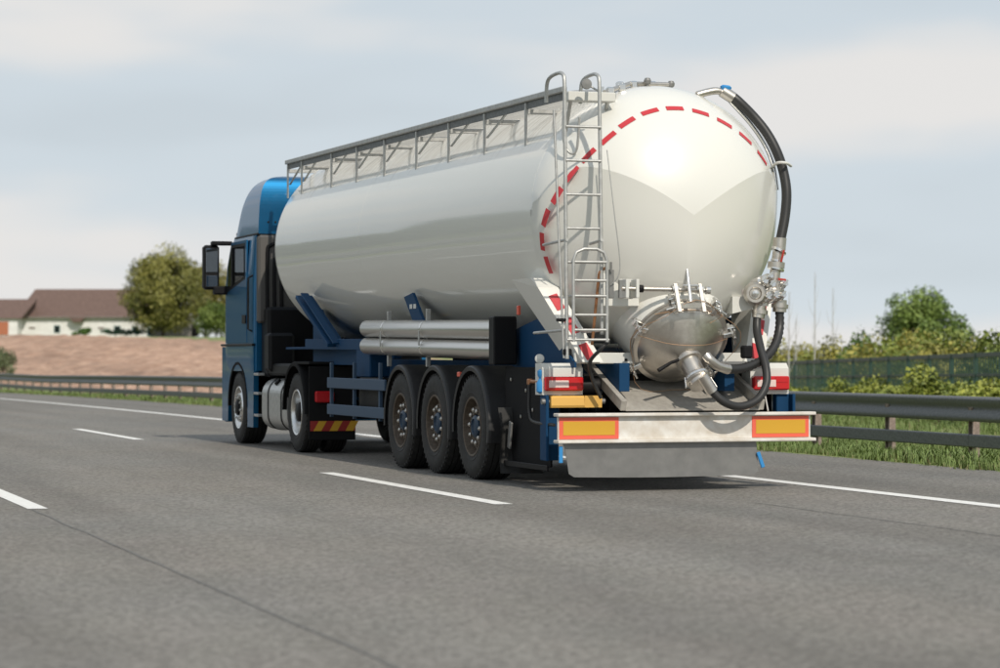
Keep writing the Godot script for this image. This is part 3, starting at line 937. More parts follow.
	# ---------------- lamps
	for s in [-1.0, 1.0]:
		var bx := Mb.new()
		var lx: float = s * (1.06 if s < 0.0 else 1.0)
		bx.prism(PackedVector2Array([Vector2(-0.62, 0.87), Vector2(-0.42, 0.87), Vector2(-0.42, 1.11), Vector2(-0.47, 1.16), Vector2(-0.62, 1.16)]), Vector3(lx - 0.195, 0, 0), Vector3(0, 0, 1), Vector3.UP, Vector3.RIGHT, 0.39)
		var box := part(t, "lamp_box", bx, M.frame_white)
		var lamp := part(box, "tail_lamp", Mb.new().box(Vector3(lx, 0.972, -0.395), Vector3(0.37, 0.13, 0.06), 0.022), M.red_lamp)
		var q := Vector3(lx - 0.055, 0.970, -0.364)
		inst(box, "reversing_lamp", Mb.new().box(q, Vector3(0.19, 0.066, 0.012), 0.006).mesh(), M.clear_lamp)
		lamp.set_meta("label", "red tail lamp with rounded corners")
		part(box, "reflector", Mb.new().box(Vector3(lx + s * 0.10, 1.005, -0.3635), Vector3(0.13, 0.05, 0.006), 0.003), M.red_lamp)
	part(t, "yellow_chock", Mb.new().prism(PackedVector2Array([Vector2(-0.46, 0.755), Vector2(-0.34, 0.755), Vector2(-0.33, 0.775), Vector2(-0.33, 0.845), Vector2(-0.35, 0.862), Vector2(-0.46, 0.862)]), Vector3(-1.20, 0, 0), Vector3(0, 0, 1), Vector3.UP, Vector3.RIGHT, 0.32), M.yellow)
	part(t, "yellow_chock", Mb.new().prism(PackedVector2Array([Vector2(-0.46, 0.755), Vector2(-0.345, 0.755), Vector2(-0.335, 0.862), Vector2(-0.46, 0.862)]), Vector3(-0.875, 0, 0), Vector3(0, 0, 1), Vector3.UP, Vector3.RIGHT, 0.17), M.yellow)
	part(t, "chock_rod", Mb.new().tube([Vector3(-1.27, 0.81, -0.40), Vector3(-0.66, 0.81, -0.40)], 0.028, 10), M.plate)
	# ---------------- chassis
	for s in [-1.0, 1.0]:
		part(t, "chassis_rail", Mb.new().bar(Vector3(s * 0.52, 1.03, -0.25), Vector3(s * 0.52, 1.06, -8.2), 0.26, 0.10), M.blue_frame)
		part(t, "neck_rail", Mb.new().bar(Vector3(s * 0.52, 1.28, -7.9), Vector3(s * 0.52, 1.30, -11.2), 0.17, 0.10), M.blue_frame)
		part(t, "side_sill", Mb.new().bar(Vector3(s * 1.08, 1.36, -6.8), Vector3(s * 1.08, 1.38, -10.2), 0.13, 0.05), M.blue_frame)
		# front saddle: broad gussets rising to the belly
		var poly := PackedVector2Array([Vector2(-10.4, 1.72), Vector2(-9.95, 1.82), Vector2(-9.62, 1.62), Vector2(-8.75, 1.30), Vector2(-8.0, 1.30), Vector2(-8.0, 1.12), Vector2(-10.4, 1.12)])
		part(t, "saddle_plate", Mb.new().prism(poly, Vector3(s * 0.93, 0, 0), Vector3(0, 0, 1), Vector3.UP, Vector3(s, 0, 0), 0.02), M.blue_frame)
		var strut := part(t, "saddle_strut", Mb.new().bar(Vector3(s * 1.16, 1.98, -10.05), Vector3(s * 1.10, 1.36, -8.62), 0.22, 0.05, Vector3(s, 0.0, 0.0)), M.blue_frame)
		part(strut, "strut_flange", Mb.new().bar(Vector3(s * 1.19, 2.02, -9.9), Vector3(s * 1.13, 1.38, -8.45), 0.02, 0.10, Vector3(0, 1, 0)), M.blue_frame)
		part(t, "belly_strut", Mb.new().prism(PackedVector2Array([Vector2(-5.62, 1.88), Vector2(-5.28, 1.92), Vector2(-4.62, 1.42), Vector2(-5.0, 1.40)]), Vector3(s * 1.06, 0, 0), Vector3(0, 0, 1), Vector3.UP, Vector3(s, 0, 0), 0.03), M.blue_frame)
		for z in [-5.55, -5.40]:
			part(t, "small_label", Mb.new().box(Vector3(s * 1.093, 1.77, z + 0.22), Vector3(0.004, 0.05, 0.10), 0.001), M.frame_white)
		part(t, "landing_leg", Mb.new().lathe(Vector3(s * 0.85, 0.62, -7.55), Vector3.UP, [Vector2(0.0, 0.0), Vector2(0.06, 0.0), Vector2(0.06, 0.52), Vector2(0.08, 0.52), Vector2(0.08, 0.75), Vector2(0.0, 0.75)], 16), M.frame_white)
		part(t, "frame_box", Mb.new().box(Vector3(s * 0.98, 1.20, -7.35), Vector3(0.24, 0.44, 0.62), 0.012), M.blue_frame)
		part(t, "rear_panel", Mb.new().prism(PackedVector2Array([Vector2(-2.1, 1.12), Vector2(-2.1, 1.48), Vector2(-1.25, 1.60), Vector2(-0.35, 1.16), Vector2(-0.35, 1.12)]), Vector3(s * 0.95, 0, 0), Vector3(0, 0, 1), Vector3.UP, Vector3(s, 0, 0), 0.02), M.blue_frame)
		var leg := part(t, "rear_post", Mb.new().box(Vector3(s * 1.16, 0.57 if s < 0.0 else 0.68, -0.50), Vector3(0.15, 0.60 if s < 0.0 else 0.38, 0.10), 0.008).box(Vector3(s * 1.225, 0.57 if s < 0.0 else 0.68, -0.41), Vector3(0.03, 0.60 if s < 0.0 else 0.38, 0.10), 0.006), M.blue_frame)
		leg.set_meta("label", "blue upright channel at the tail")
		part(t, "black_side_panel", Mb.new().box(Vector3(s * 1.10, 0.66 if s < 0.0 else 0.82, -1.28), Vector3(0.02, 0.92 if s < 0.0 else 0.56, 1.34), 0.004), M.black_flat)
		for q in [Vector2(-1.75, 1.0), Vector2(-0.95, 1.02), Vector2(-1.1, 0.72), Vector2(-0.8, 0.62), Vector2(-1.45, 0.65), Vector2(-1.3, 0.9)]:
			part(t, "bolt", Mb.new().lathe(Vector3(s * 1.11, q.y, q.x), Vector3(s, 0, 0), [Vector2(0.018, 0.0), Vector2(0.018, 0.012), Vector2(0.0, 0.016)], 8), M.nut)
		var flap := Mb.new()
		var fr := []
		for j in 7:
			var line := PackedVector3Array()
			for i in 5:
				line.append(Vector3(s * lerpf(1.24, 0.84, i / 4.0), lerpf(0.73, 0.10, j / 6.0), -1.78 + 0.05 * sin(j * 0.9 + i * 0.6) + 0.02 * j))
			fr.append(line)
		flap.grid(fr, Vector3(0, 0.4, -6.0))
		part(t, "mud_flap", flap, M.rubber)
		part(t, "flap_bracket", Mb.new().box(Vector3(s * 1.17, 0.47, -1.62), Vector3(0.02, 0.26, 0.07), 0.004, Basis(Vector3.RIGHT, 0.25)), M.plate)
		if s < 0.0: part(t, "lower_edge", Mb.new().bar(Vector3(s * 1.19, 0.20, -1.75), Vector3(s * 1.19, 0.20, -0.45), 0.05, 0.02), M.black)
	part(t, "front_plate", Mb.new().box(Vector3(0, 1.33, -10.2), Vector3(2.2, 0.03, 2.2), 0.006), M.blue_frame)
	for z in [-1.2, -3.2, -4.5, -6.3, -7.9]:
		part(t, "cross_member", Mb.new().bar(Vector3(-0.47, 1.03, z), Vector3(0.47, 1.03, z), 0.14, 0.10), M.blue_frame)
	part(t, "tail_member", Mb.new().bar(Vector3(-1.0, 0.98, -0.78), Vector3(1.0, 0.98, -0.78), 0.16, 0.06), M.black)
	part(t, "air_line", Mb.new().tube(smooth_path([Vector3(-1.13, 0.98, -0.72), Vector3(-1.24, 0.97, -0.80), Vector3(-1.25, 0.85, -0.81), Vector3(-1.25, 0.70, -0.80), Vector3(-1.24, 0.62, -0.70), Vector3(-1.2, 0.60, -0.25)]), 0.016, 8), M.hose)
	part(t, "brass_fitting", Mb.new().tube([Vector3(-1.24, 0.99, -0.82), Vector3(-1.24, 0.99, -0.48)], 0.018, 8).box(Vector3(-1.24, 0.985, -0.82), Vector3(0.05, 0.06, 0.06), 0.01), M.brass)
	part(t, "blue_valve", Mb.new().lathe(Vector3(-1.23, 0.88, -0.48), Vector3.UP, [Vector2(0.03, 0.0), Vector2(0.06, 0.02), Vector2(0.06, 0.1), Vector2(0.035, 0.14), Vector2(0.05, 0.17), Vector2(0.05, 0.21), Vector2(0.0, 0.24)], 14), M.strap_blue)
	part(t, "work_lamp", Mb.new().lathe(Vector3(-1.2, 1.20, -0.66), Vector3(-0.4, 0, 1), [Vector2(0.0, -0.06), Vector2(0.03, -0.05), Vector2(0.045, 0.0), Vector2(0.04, 0.02), Vector2(0.0, 0.03)], 14), M.frame_white)
	part(t, "air_reservoir", Mb.new().lathe(Vector3(-0.85, 0.95, -0.62), Vector3.RIGHT, [Vector2(0.0, -0.02), Vector2(0.07, 0.0), Vector2(0.09, 0.04), Vector2(0.09, 0.20), Vector2(0.0, 0.24)], 20), M.black)
	# ---------------- axles, wheels, mudguards
	for z in [-2.64, -3.95, -5.26]:
		part(t, "axle", Mb.new().tube([Vector3(-0.95, 0.52, z), Vector3(0.95, 0.52, z)], 0.065, 12), M.black)
		for s in [-1.0, 1.0]:
			wheel(t, "wheel", Vector3(s * 1.25, 0.525, z), s, 0.525, 0.385, 0.29, "dish", meshes)
			var a := inst(t, "mudguard", (meshes.get_or_add("arch", arch_mesh(0.605, 0.43, -0.25, PI + 0.12).mesh())) as Mesh, M.guard, Vector3(s * 1.255, 0.525, z))
			if s > 0.0: a.rotation.y = PI
			part(t, "suspension_hanger", Mb.new().prism(PackedVector2Array([Vector2(-0.18, 0.0), Vector2(0.18, 0.0), Vector2(0.09, -0.42), Vector2(-0.09, -0.42)]), Vector3(s * 0.58, 0.96, z - 0.45), Vector3(0, 0, 1), Vector3.UP, Vector3(s, 0, 0), 0.05), M.black)
	part(t, "marker_lamp", Mb.new().box(Vector3(-1.2, 1.04, -3.17), Vector3(0.03, 0.05, 0.09), 0.01), M.orange_plate)
	part(t, "marker_lamp", Mb.new().box(Vector3(-1.15, 1.66, -1.42), Vector3(0.03, 0.09, 0.05), 0.01), M.orange_plate)
	# ---------------- side guard
	for s in [-1.0, 1.0]:
		for q in [[0.905, 0.90], [0.585, 0.585]]:
			part(t, "side_guard_rail", Mb.new().bar(Vector3(s * 1.235, q[0], -8.48), Vector3(s * 1.235, q[1], -5.86), 0.125, 0.03, Vector3.UP, 0.008), M.blue_guard)
		for z in [-8.44, -7.35, -6.2]:
			part(t, "side_guard_post", Mb.new().box(Vector3(s * 1.20, 0.82, z), Vector3(0.04, 0.66, 0.05), 0.006), M.blue_guard)
	part(t, "valve_chest", Mb.new().box(Vector3(-0.95, 0.80, -7.0), Vector3(0.35, 0.35, 0.9), 0.02), M.black)
	# ---------------- hose pipes along the side
	for s in [-1.0, 1.0]:
		for y in [1.50, 1.30]:
			var pipe := part(t, "hose_carrier_pipe", Mb.new().lathe(Vector3(s * 1.13, y + 0.045, -7.05), Vector3(0, -0.013, 1.0), [Vector2(0.0, -0.03), Vector2(0.06, -0.025), Vector2(0.090, 0.0), Vector2(0.098, 0.03), Vector2(0.098, 5.0), Vector2(0.0, 5.0)], 32), M.pipe)
			for z in [-6.1, -4.55]:
				part(pipe, "pipe_band", Mb.new().lathe(Vector3(s * 1.13, y + 0.045 - 0.013 * (z + 7.05), z), Vector3.BACK, [Vector2(0.098, 0.0), Vector2(0.102, 0.0), Vector2(0.102, 0.035), Vector2(0.098, 0.035)], 32), M.steel_bright)
		for z in [-6.08, -4.53]:
			part(t, "pipe_bracket", Mb.new().box(Vector3(s * 1.13, 1.42, z), Vector3(0.05, 0.62, 0.035), 0.005).box(Vector3(s * 1.235, 1.42, z), Vector3(0.012, 0.16, 0.035), 0.003), M.alu)
		part(t, "pipe_door_box", Mb.new().box(Vector3(s * 1.13, 1.375, -1.97), Vector3(0.235, 0.47, 0.17), 0.012), M.black)
	# ---------------- walkway along the left shoulder of the tank
	var wz0 := -0.55
	var wz1 := -11.7
	var wy0 := 3.66
	var wy1 := 3.80
	var walk := part(t, "walkway", Mb.new().bar(Vector3(-0.94, wy0 - 0.02, wz0), Vector3(-0.94, wy1 - 0.02, wz1 + 0.3), 0.05, 0.03), M.alu)
	part(walk, "edge_rail", Mb.new().bar(Vector3(-1.0, wy0 + 0.02, wz0 + 0.02), Vector3(-1.0, wy1 + 0.02, wz1), 0.055, 0.05, Vector3.UP, 0.008), M.alu)
	part(walk, "kick_board", Mb.new().bar(Vector3(-0.99, wy0 - 0.04, wz0), Vector3(-0.99, wy1 - 0.04, wz1), 0.075, 0.008), M.zinc)
	part(walk, "inner_rail", Mb.new().bar(Vector3(-0.50, wy0 - 0.02, wz0), Vector3(-0.50, wy1 - 0.02, wz1 + 0.4), 0.05, 0.03), M.alu)
	var k := 0
	for z in [-11.62, -10.83, -9.25, -8.02, -6.77, -5.44, -4.21, -2.96, -1.65]:
		var y: float = walk_y(z)
		var foot: float = axis_y(z) + sqrt(HR * HR - 1.0) - 0.02
		part(walk, "post", Mb.new().box(Vector3(-1.0, (y + foot) / 2.0 - 0.01, z), Vector3(0.022, y - foot - 0.01, 0.032), 0.004), M.alu)
		part(walk, "cross_arm", Mb.new().bar(Vector3(-1.0, y - 0.10, z), Vector3(-0.45, y - 0.09, z), 0.05, 0.035), M.alu)
		part(walk, "brace", Mb.new().bar(Vector3(-0.98, y - 0.12, z), Vector3(-0.62, axis_y(z) + sqrt(HR * HR - 0.38) - 0.01, z), 0.025, 0.015, Vector3(0, 0, 1)), M.alu)
		if k < 8:
			var z2: float = z + 0.62
			var y2: float = walk_y(z2)
			part(walk, "diagonal", Mb.new().bar(Vector3(-0.97, axis_y(z) + 0.86, z), Vector3(-0.945, y2 - 0.03, z2), 0.026, 0.014, Vector3(1, 0, 0)), M.alu)
		k += 1
	# slats of the grating between the rails
	var sl := Mb.new().box(Vector3.ZERO, Vector3(0.42, 0.03, 0.012), 0.0).mesh()
	for i in 110:
		var z := lerpf(wz0 - 0.1, wz1 + 0.5, i / 109.0)
		inst(walk, "slat", sl, M.alu, Vector3(-0.73, walk_y(z) - 0.03, z))
	part(walk, "landing_plate", Mb.new().box(Vector3(-0.80, 3.60, -0.42), Vector3(0.46, 0.085, 0.16), 0.006), M.frame_white)
	for x in [-0.62, -0.98]:
		part(walk, "landing_strut", Mb.new().bar(Vector3(x, 3.57, -0.42), Vector3(x + 0.02, 3.30, -0.62), 0.03, 0.03), M.alu)
	part(walk, "cable_loop", Mb.new().tube(smooth_path([Vector3(-1.04, 3.5, -0.45), Vector3(-1.05, 3.2, -0.42), Vector3(-1.0, 3.08, -0.38), Vector3(-0.95, 3.12, -0.34), Vector3(-0.94, 3.4, -0.3)]), 0.012, 8), M.alu)
	# ---------------- ladder
	var lad := Node3D.new()
	lad.name = "ladder"
	t.add_child(lad, true)
	var lz := 0.04
	var xl := T(567, 200, lz).x
	var xr := T(602, 200, lz).x
	for x in [xl, xr]:
		var p := [Vector3(x, 1.20, lz), Vector3(x, 3.45, lz - 0.06), Vector3(x, 3.70, lz - 0.07), Vector3(x, 3.765, lz - 0.12), Vector3(x, 3.785, lz - 0.24), Vector3(x, 3.77, lz - 0.46), Vector3(x, 3.71, lz - 0.55), Vector3(x, 3.55, lz - 0.57)]
		if x == xr: p[0] = Vector3(x, 1.42, lz)
		part(lad, "stringer", Mb.new().tube([p[0], p[1]] + smooth_path(p.slice(1), 4).slice(1), 0.0175, 10), M.alu)
	for yy in [126, 160, 194, 228, 262, 296]:
		var a := T(567, yy, lz)
		part(lad, "rung", Mb.new().tube([Vector3(xl, a.y, lz - 0.03), Vector3(xr, a.y, lz - 0.03)], 0.0125, 8), M.alu)
	# sliding lower section in front
	var z2 := lz + 0.06
	var x1 := T(573.5, 300, z2).x
	var x2 := T(607, 300, z2).x
	var yt := T(590, 249, z2).y
	var yb := T(590, 342, z2).y
	part(lad, "lower_section", Mb.new().tube([Vector3(x1, yb, z2), Vector3(x1, yt - 0.10, z2), Vector3(x1 + 0.03, yt - 0.03, z2), Vector3(x1 + 0.10, yt, z2), Vector3(x2 - 0.10, yt, z2), Vector3(x2 - 0.03, yt - 0.03, z2), Vector3(x2, yt - 0.10, z2), Vector3(x2, yb, z2)], 0.0155, 10), M.alu)
	for yy in [262, 280.5, 296, 315, 330]:
		var y := T(590, yy, z2).y
		part(lad, "lower_rung", Mb.new().tube([Vector3(x1, y, z2), Vector3(x2, y, z2)], 0.013, 8), M.alu)
	for yy in [240, 330]:
		var y := T(590, yy, lz).y
		for x in [xl, xr]:
			part(lad, "standoff", Mb.new().tube([Vector3(x, y, lz), Vector3(x, y - 0.02, low_z(x * 0.93, y) - 0.02)], 0.014, 8), M.alu)
	part(lad, "lock_bar", Mb.new().tube([Vector3(x1 - 0.06, yb + 0.02, z2), Vector3(x2 + 0.02, yb + 0.02, z2)], 0.012, 8), M.alu)
	part(t, "pole", Mb.new().tube([T(554, 110, -0.1), T(559, 240, -0.02), T(564, 358, 0.02)], 0.012, 8), M.alu)
	part(t, "pole_clip", Mb.new().box(T(562, 320, 0.02), Vector3(0.10, 0.03, 0.05), 0.006).box(T(567, 352, 0.02), Vector3(0.08, 0.06, 0.06), 0.01), M.black)
	part(t, "drain_hose", Mb.new().tube(smooth_path([T(609, 341, 0.06), T(600, 350, 0.05), T(590, 362, -0.1), T(592, 378, -0.2), T(601, 398, -0.25)]), 0.018, 8), M.hose)
	part(t, "grab_handle", Mb.new().tube(smooth_path([T(606, 268, 0.02), T(600, 272, 0.02), T(598, 285, 0.0), T(592, 345, -0.05)]), 0.014, 8), M.brass)
	part(t, "earth_cable", Mb.new().tube(smooth_path([T(607, 150, 0.06), T(614, 210, 0.1), T(620, 268, 0.1), T(611, 285, 0.06)]), 0.005, 6), M.alu)
	part(t, "handle_bracket", Mb.new().box(T(611, 284, 0.03), Vector3(0.05, 0.26, 0.03), 0.006).tube([T(611, 262, 0.06), T(611, 272, 0.06)], 0.012, 8), M.plate)
	# ---------------- fittings on the crown of the tank
	var crown := part(t, "crown_pipe", Mb.new().tube([Vector3(-0.62, 3.66, -0.5), Vector3(-0.2, 3.80, -0.95), Vector3(0.22, 3.81, -1.0)], 0.022, 8).tube([Vector3(-0.5, 3.66, -0.7), Vector3(-0.1, 3.79, -1.1), Vector3(0.4, 3.76, -1.1)], 0.016, 8), M.steel)
	for q in [[-0.55, 3.68, -0.55], [-0.36, 3.74, -0.75], [-0.16, 3.79, -0.95], [0.05, 3.80, -1.0], [-0.3, 3.78, -0.95]]:
		part(crown, "pipe_clamp", Mb.new().box(Vector3(q[0], q[1], q[2]), Vector3(0.07, 0.07, 0.06), 0.012), M.steel_bright)
	for q in [[-0.02, 3.845, -0.95], [0.24, 3.83, -1.0]]:
		part(crown, "knob", Mb.new().lathe(Vector3(q[0], q[1] - 0.05, q[2]), Vector3.UP, [Vector2(0.012, -0.1), Vector2(0.012, 0.0), Vector2(0.03, 0.012), Vector2(0.036, 0.04), Vector2(0.024, 0.064), Vector2(0.0, 0.068)], 12), M.plate)
	part(crown, "gauge", Mb.new().lathe(T(586.5, 84, -0.15), Vector3(-0.2, 0, 1), [Vector2(0.0, -0.03), Vector2(0.045, -0.03), Vector2(0.05, 0.0), Vector2(0.045, 0.02), Vector2(0.0, 0.022)], 16), M.plate)
	part(crown, "gauge_bracket", Mb.new().tube([T(586.5, 84, -0.17), T(600, 92, -0.1)], 0.01, 6), M.alu)
	for z in [-2.6, -5.4, -8.6]:
		var y := axis_y(z) + HR
		var mh := part(t, "manhole", Mb.new().lathe(Vector3(0.0, y - 0.06, z), Vector3.UP, [Vector2(0.30, -0.1), Vector2(0.30, 0.10), Vector2(0.34, 0.10), Vector2(0.34, 0.13), Vector2(0.25, 0.16), Vector2(0.0, 0.18)], 32), M.steel)
		for a in 4:
			part(mh, "wing_nut", Mb.new().tube([Vector3(cos(a * 1.57) * 0.37, y + 0.0, z + sin(a * 1.57) * 0.37), Vector3(cos(a * 1.57) * 0.37, y + 0.12, z + sin(a * 1.57) * 0.37)], 0.015, 6), M.steel_bright)
	# ---------------- big air hose down the right shoulder and the valves below it
	var hz := -0.42
	var hp := []
	for q in [[729, 94, -0.62], [738, 101, -0.58], [753, 116, -0.55], [766, 132, -0.5], [776, 150, -0.45], [783, 170, -0.42], [786.5, 192, -0.38], [785, 216, -0.36], [780.5, 240, -0.34]]:
		hp.append(T(q[0], q[1], q[2]))
	part(t, "air_hose", Mb.new().tube(smooth_path(hp, 6), 0.047, 14), M.hose)
	var ht := part(t, "hose_fitting", Mb.new().tube(smooth_path([T(697, 95, -0.62), T(708, 92, -0.62), T(718, 91, -0.62), T(730, 95.5, -0.62)]), 0.035, 12).tube([T(722, 91, -0.62), T(733, 98, -0.6)], 0.058, 12), M.steel)
	part(ht, "blue_cap", Mb.new().lathe(T(725.5, 90, -0.62), Vector3(0.1, 1, 0.1), [Vector2(0.05, -0.01), Vector2(0.055, 0.03), Vector2(0.035, 0.045), Vector2(0.0, 0.045)], 12), M.strap_blue)
	part(t, "hose_guide_tube", Mb.new().tube(smooth_path([T(730, 101, -0.68), T(750, 123, -0.62), T(765, 145, -0.58), T(773, 165, -0.52), T(777, 190, -0.5)]), 0.022, 8), M.steel_bright)
	part(t, "hose_hook", Mb.new().tube(smooth_path([T(772, 168, -0.55), T(777, 163, -0.35), T(786, 163, -0.30), T(791, 166, -0.42)]), 0.014, 8), M.frame_white)
	# clamp and stack of cocks
	var vv := Node3D.new()
	vv.name = "valve_cluster"
	t.add_child(vv, true)
	var vz := -0.30
	var stack := [[780, 238, 0.062], [779, 250, 0.075], [778, 252, 0.05], [777, 260, 0.055], [776.5, 262, 0.08], [776, 268, 0.08], [775.5, 270, 0.05], [774, 284, 0.052]]
	for i in stack.size() - 1:
		part(vv, "hose_coupling", Mb.new().tube([T(stack[i][0], stack[i][1], vz), T(stack[i + 1][0], stack[i + 1][1], vz)], stack[i][2], 16), M.steel if i % 2 == 0 else M.steel_bright)
	part(vv, "red_lever", Mb.new().bar(T(781, 262, vz + 0.08), T(784, 250, vz + 0.10), 0.02, 0.012), M.handle_red)
	part(vv, "red_lever", Mb.new().bar(T(778, 279, vz + 0.08), T(786, 280, vz + 0.08), 0.02, 0.012), M.handle_red)
	part(vv, "manifold", Mb.new().tube([T(748, 292, vz), T(782, 290, vz)], 0.05, 14).tube([T(764, 280, vz), T(763, 306, vz)], 0.05, 14).tube([T(777, 280, vz), T(777, 300, vz)], 0.055, 14), M.steel)
	part(vv, "end_cap", Mb.new().lathe(T(755, 293.5, vz + 0.10), Vector3(-0.25, 0, 1), [Vector2(0.06, -0.14), Vector2(0.07, -0.04), Vector2(0.105, -0.04), Vector2(0.108, 0.0), Vector2(0.085, 0.03), Vector2(0.06, 0.03), Vector2(0.05, 0.01), Vector2(0.0, 0.01)], 24), M.steel)
	part(vv, "end_cap_boss", Mb.new().lathe(T(755, 293.5, vz + 0.10), Vector3(-0.25, 0, 1), [Vector2(0.03, 0.0), Vector2(0.03, 0.035), Vector2(0.0, 0.04)], 12), M.steel_bright)
	for q in [[762, 281, 0.055], [770, 285, 0.045], [766, 297, 0.05], [774, 296, 0.05], [781, 296, 0.04], [768, 277, 0.035], [783, 285, 0.035]]:
		part(vv, "cock", Mb.new().lathe(T(q[0], q[1], vz + 0.07), Vector3(0.3, 0.3, 1), [Vector2(q[2], -0.1), Vector2(q[2], 0.0), Vector2(q[2] * 0.7, 0.02), Vector2(q[2] * 0.7, 0.05), Vector2(0.0, 0.055)], 12), M.steel_bright)
		part(vv, "cock_handle", Mb.new().bar(T(q[0], q[1], vz + 0.13), T(q[0] + 5.0, q[1] - 5.0, vz + 0.13), 0.018, 0.01), M.steel_bright)
	for q in [[760, 306, 758, 318, 0.06], [780, 300, 779.5, 312, 0.065]]:
		part(vv, "collar", Mb.new().tube([T(q[0], q[1], vz), T(q[2], q[3], vz)], q[4], 16).tube([T(q[0], q[1] + 4, vz), T(q[0] - 0.4, q[1] + 8, vz)], q[4] + 0.015, 16), M.steel)
	part(vv, "bracket", Mb.new().prism(PackedVector2Array([Vector2(0.58, 1.78), Vector2(0.92, 1.78), Vector2(0.92, 1.70), Vector2(0.58, 1.62)]), Vector3(0, 0, -0.50), Vector3.RIGHT, Vector3.UP, Vector3.BACK, 0.18), M.frame_white)
	# two hoses that hang from the cocks
	var h1 := smooth_path([T(757.5, 314, vz), T(757, 330, -0.25), T(761, 350, -0.1), T(766, 368, 0.02), T(766, 385, 0.1), T(757, 400, 0.16), T(740, 406.5, 0.2), T(724, 402, 0.22), T(711, 390, 0.2), T(704, 379, 0.2)], 7)
	part(t, "discharge_hose", Mb.new().tube(h1, 0.038, 12), M.hose)
	part(t, "hose_end", Mb.new().tube([T(712, 392, 0.2), T(702, 376, 0.2)], 0.055, 14), M.steel)
	var h2 := smooth_path([T(779.5, 310, vz), T(779.5, 328, -0.28), T(775, 345, -0.2), T(765, 358, -0.12), T(750, 366, -0.05), T(738, 369, 0.0), T(725, 369, 0.05)], 8)
	var rr := []
	for i in h2.size(): rr.append(0.045 if i % 2 == 0 else 0.038)
	part(t, "ribbed_hose", Mb.new().tube(h2, rr, 14), M.hose)
	part(t, "hose_end", Mb.new().tube(smooth_path([T(728, 369, 0.05), T(718, 366, 0.1), T(710, 360, 0.12), T(706, 355, 0.1)]), [0.05, 0.05, 0.05, 0.045, 0.045, 0.045, 0.045, 0.045, 0.045, 0.045, 0.045, 0.045, 0.045, 0.045, 0.045, 0.045, 0.045, 0.045, 0.04], 12), M.steel)
	part(t, "tail_tray", Mb.new().bar(T(716, 363, -0.2), T(752, 363, -0.2), 0.03, 0.2), M.plate)
	part(t, "camera_box", Mb.new().box(T(746.5, 352, -0.15), Vector3(0.10, 0.12, 0.08), 0.015), M.black)
	part(t, "stay_rod", Mb.new().tube([T(763, 385, -0.2), T(768, 411, -0.05)], 0.01, 6), M.steel)

# rows of numbers with smooth steps put between them
func finer(rows: Array, m: int) -> Array:
	var o := []
	for i in rows.size() - 1:
		for k in m:
			var line := []
			for q in rows[i].size():
				line.append(cubic_interpolate(rows[i][q], rows[i + 1][q], rows[maxi(i - 1, 0)][q], rows[mini(i + 2, rows.size() - 1)][q], float(k) / m))
			o.append(line)
	o.append(rows[-1])
	return o

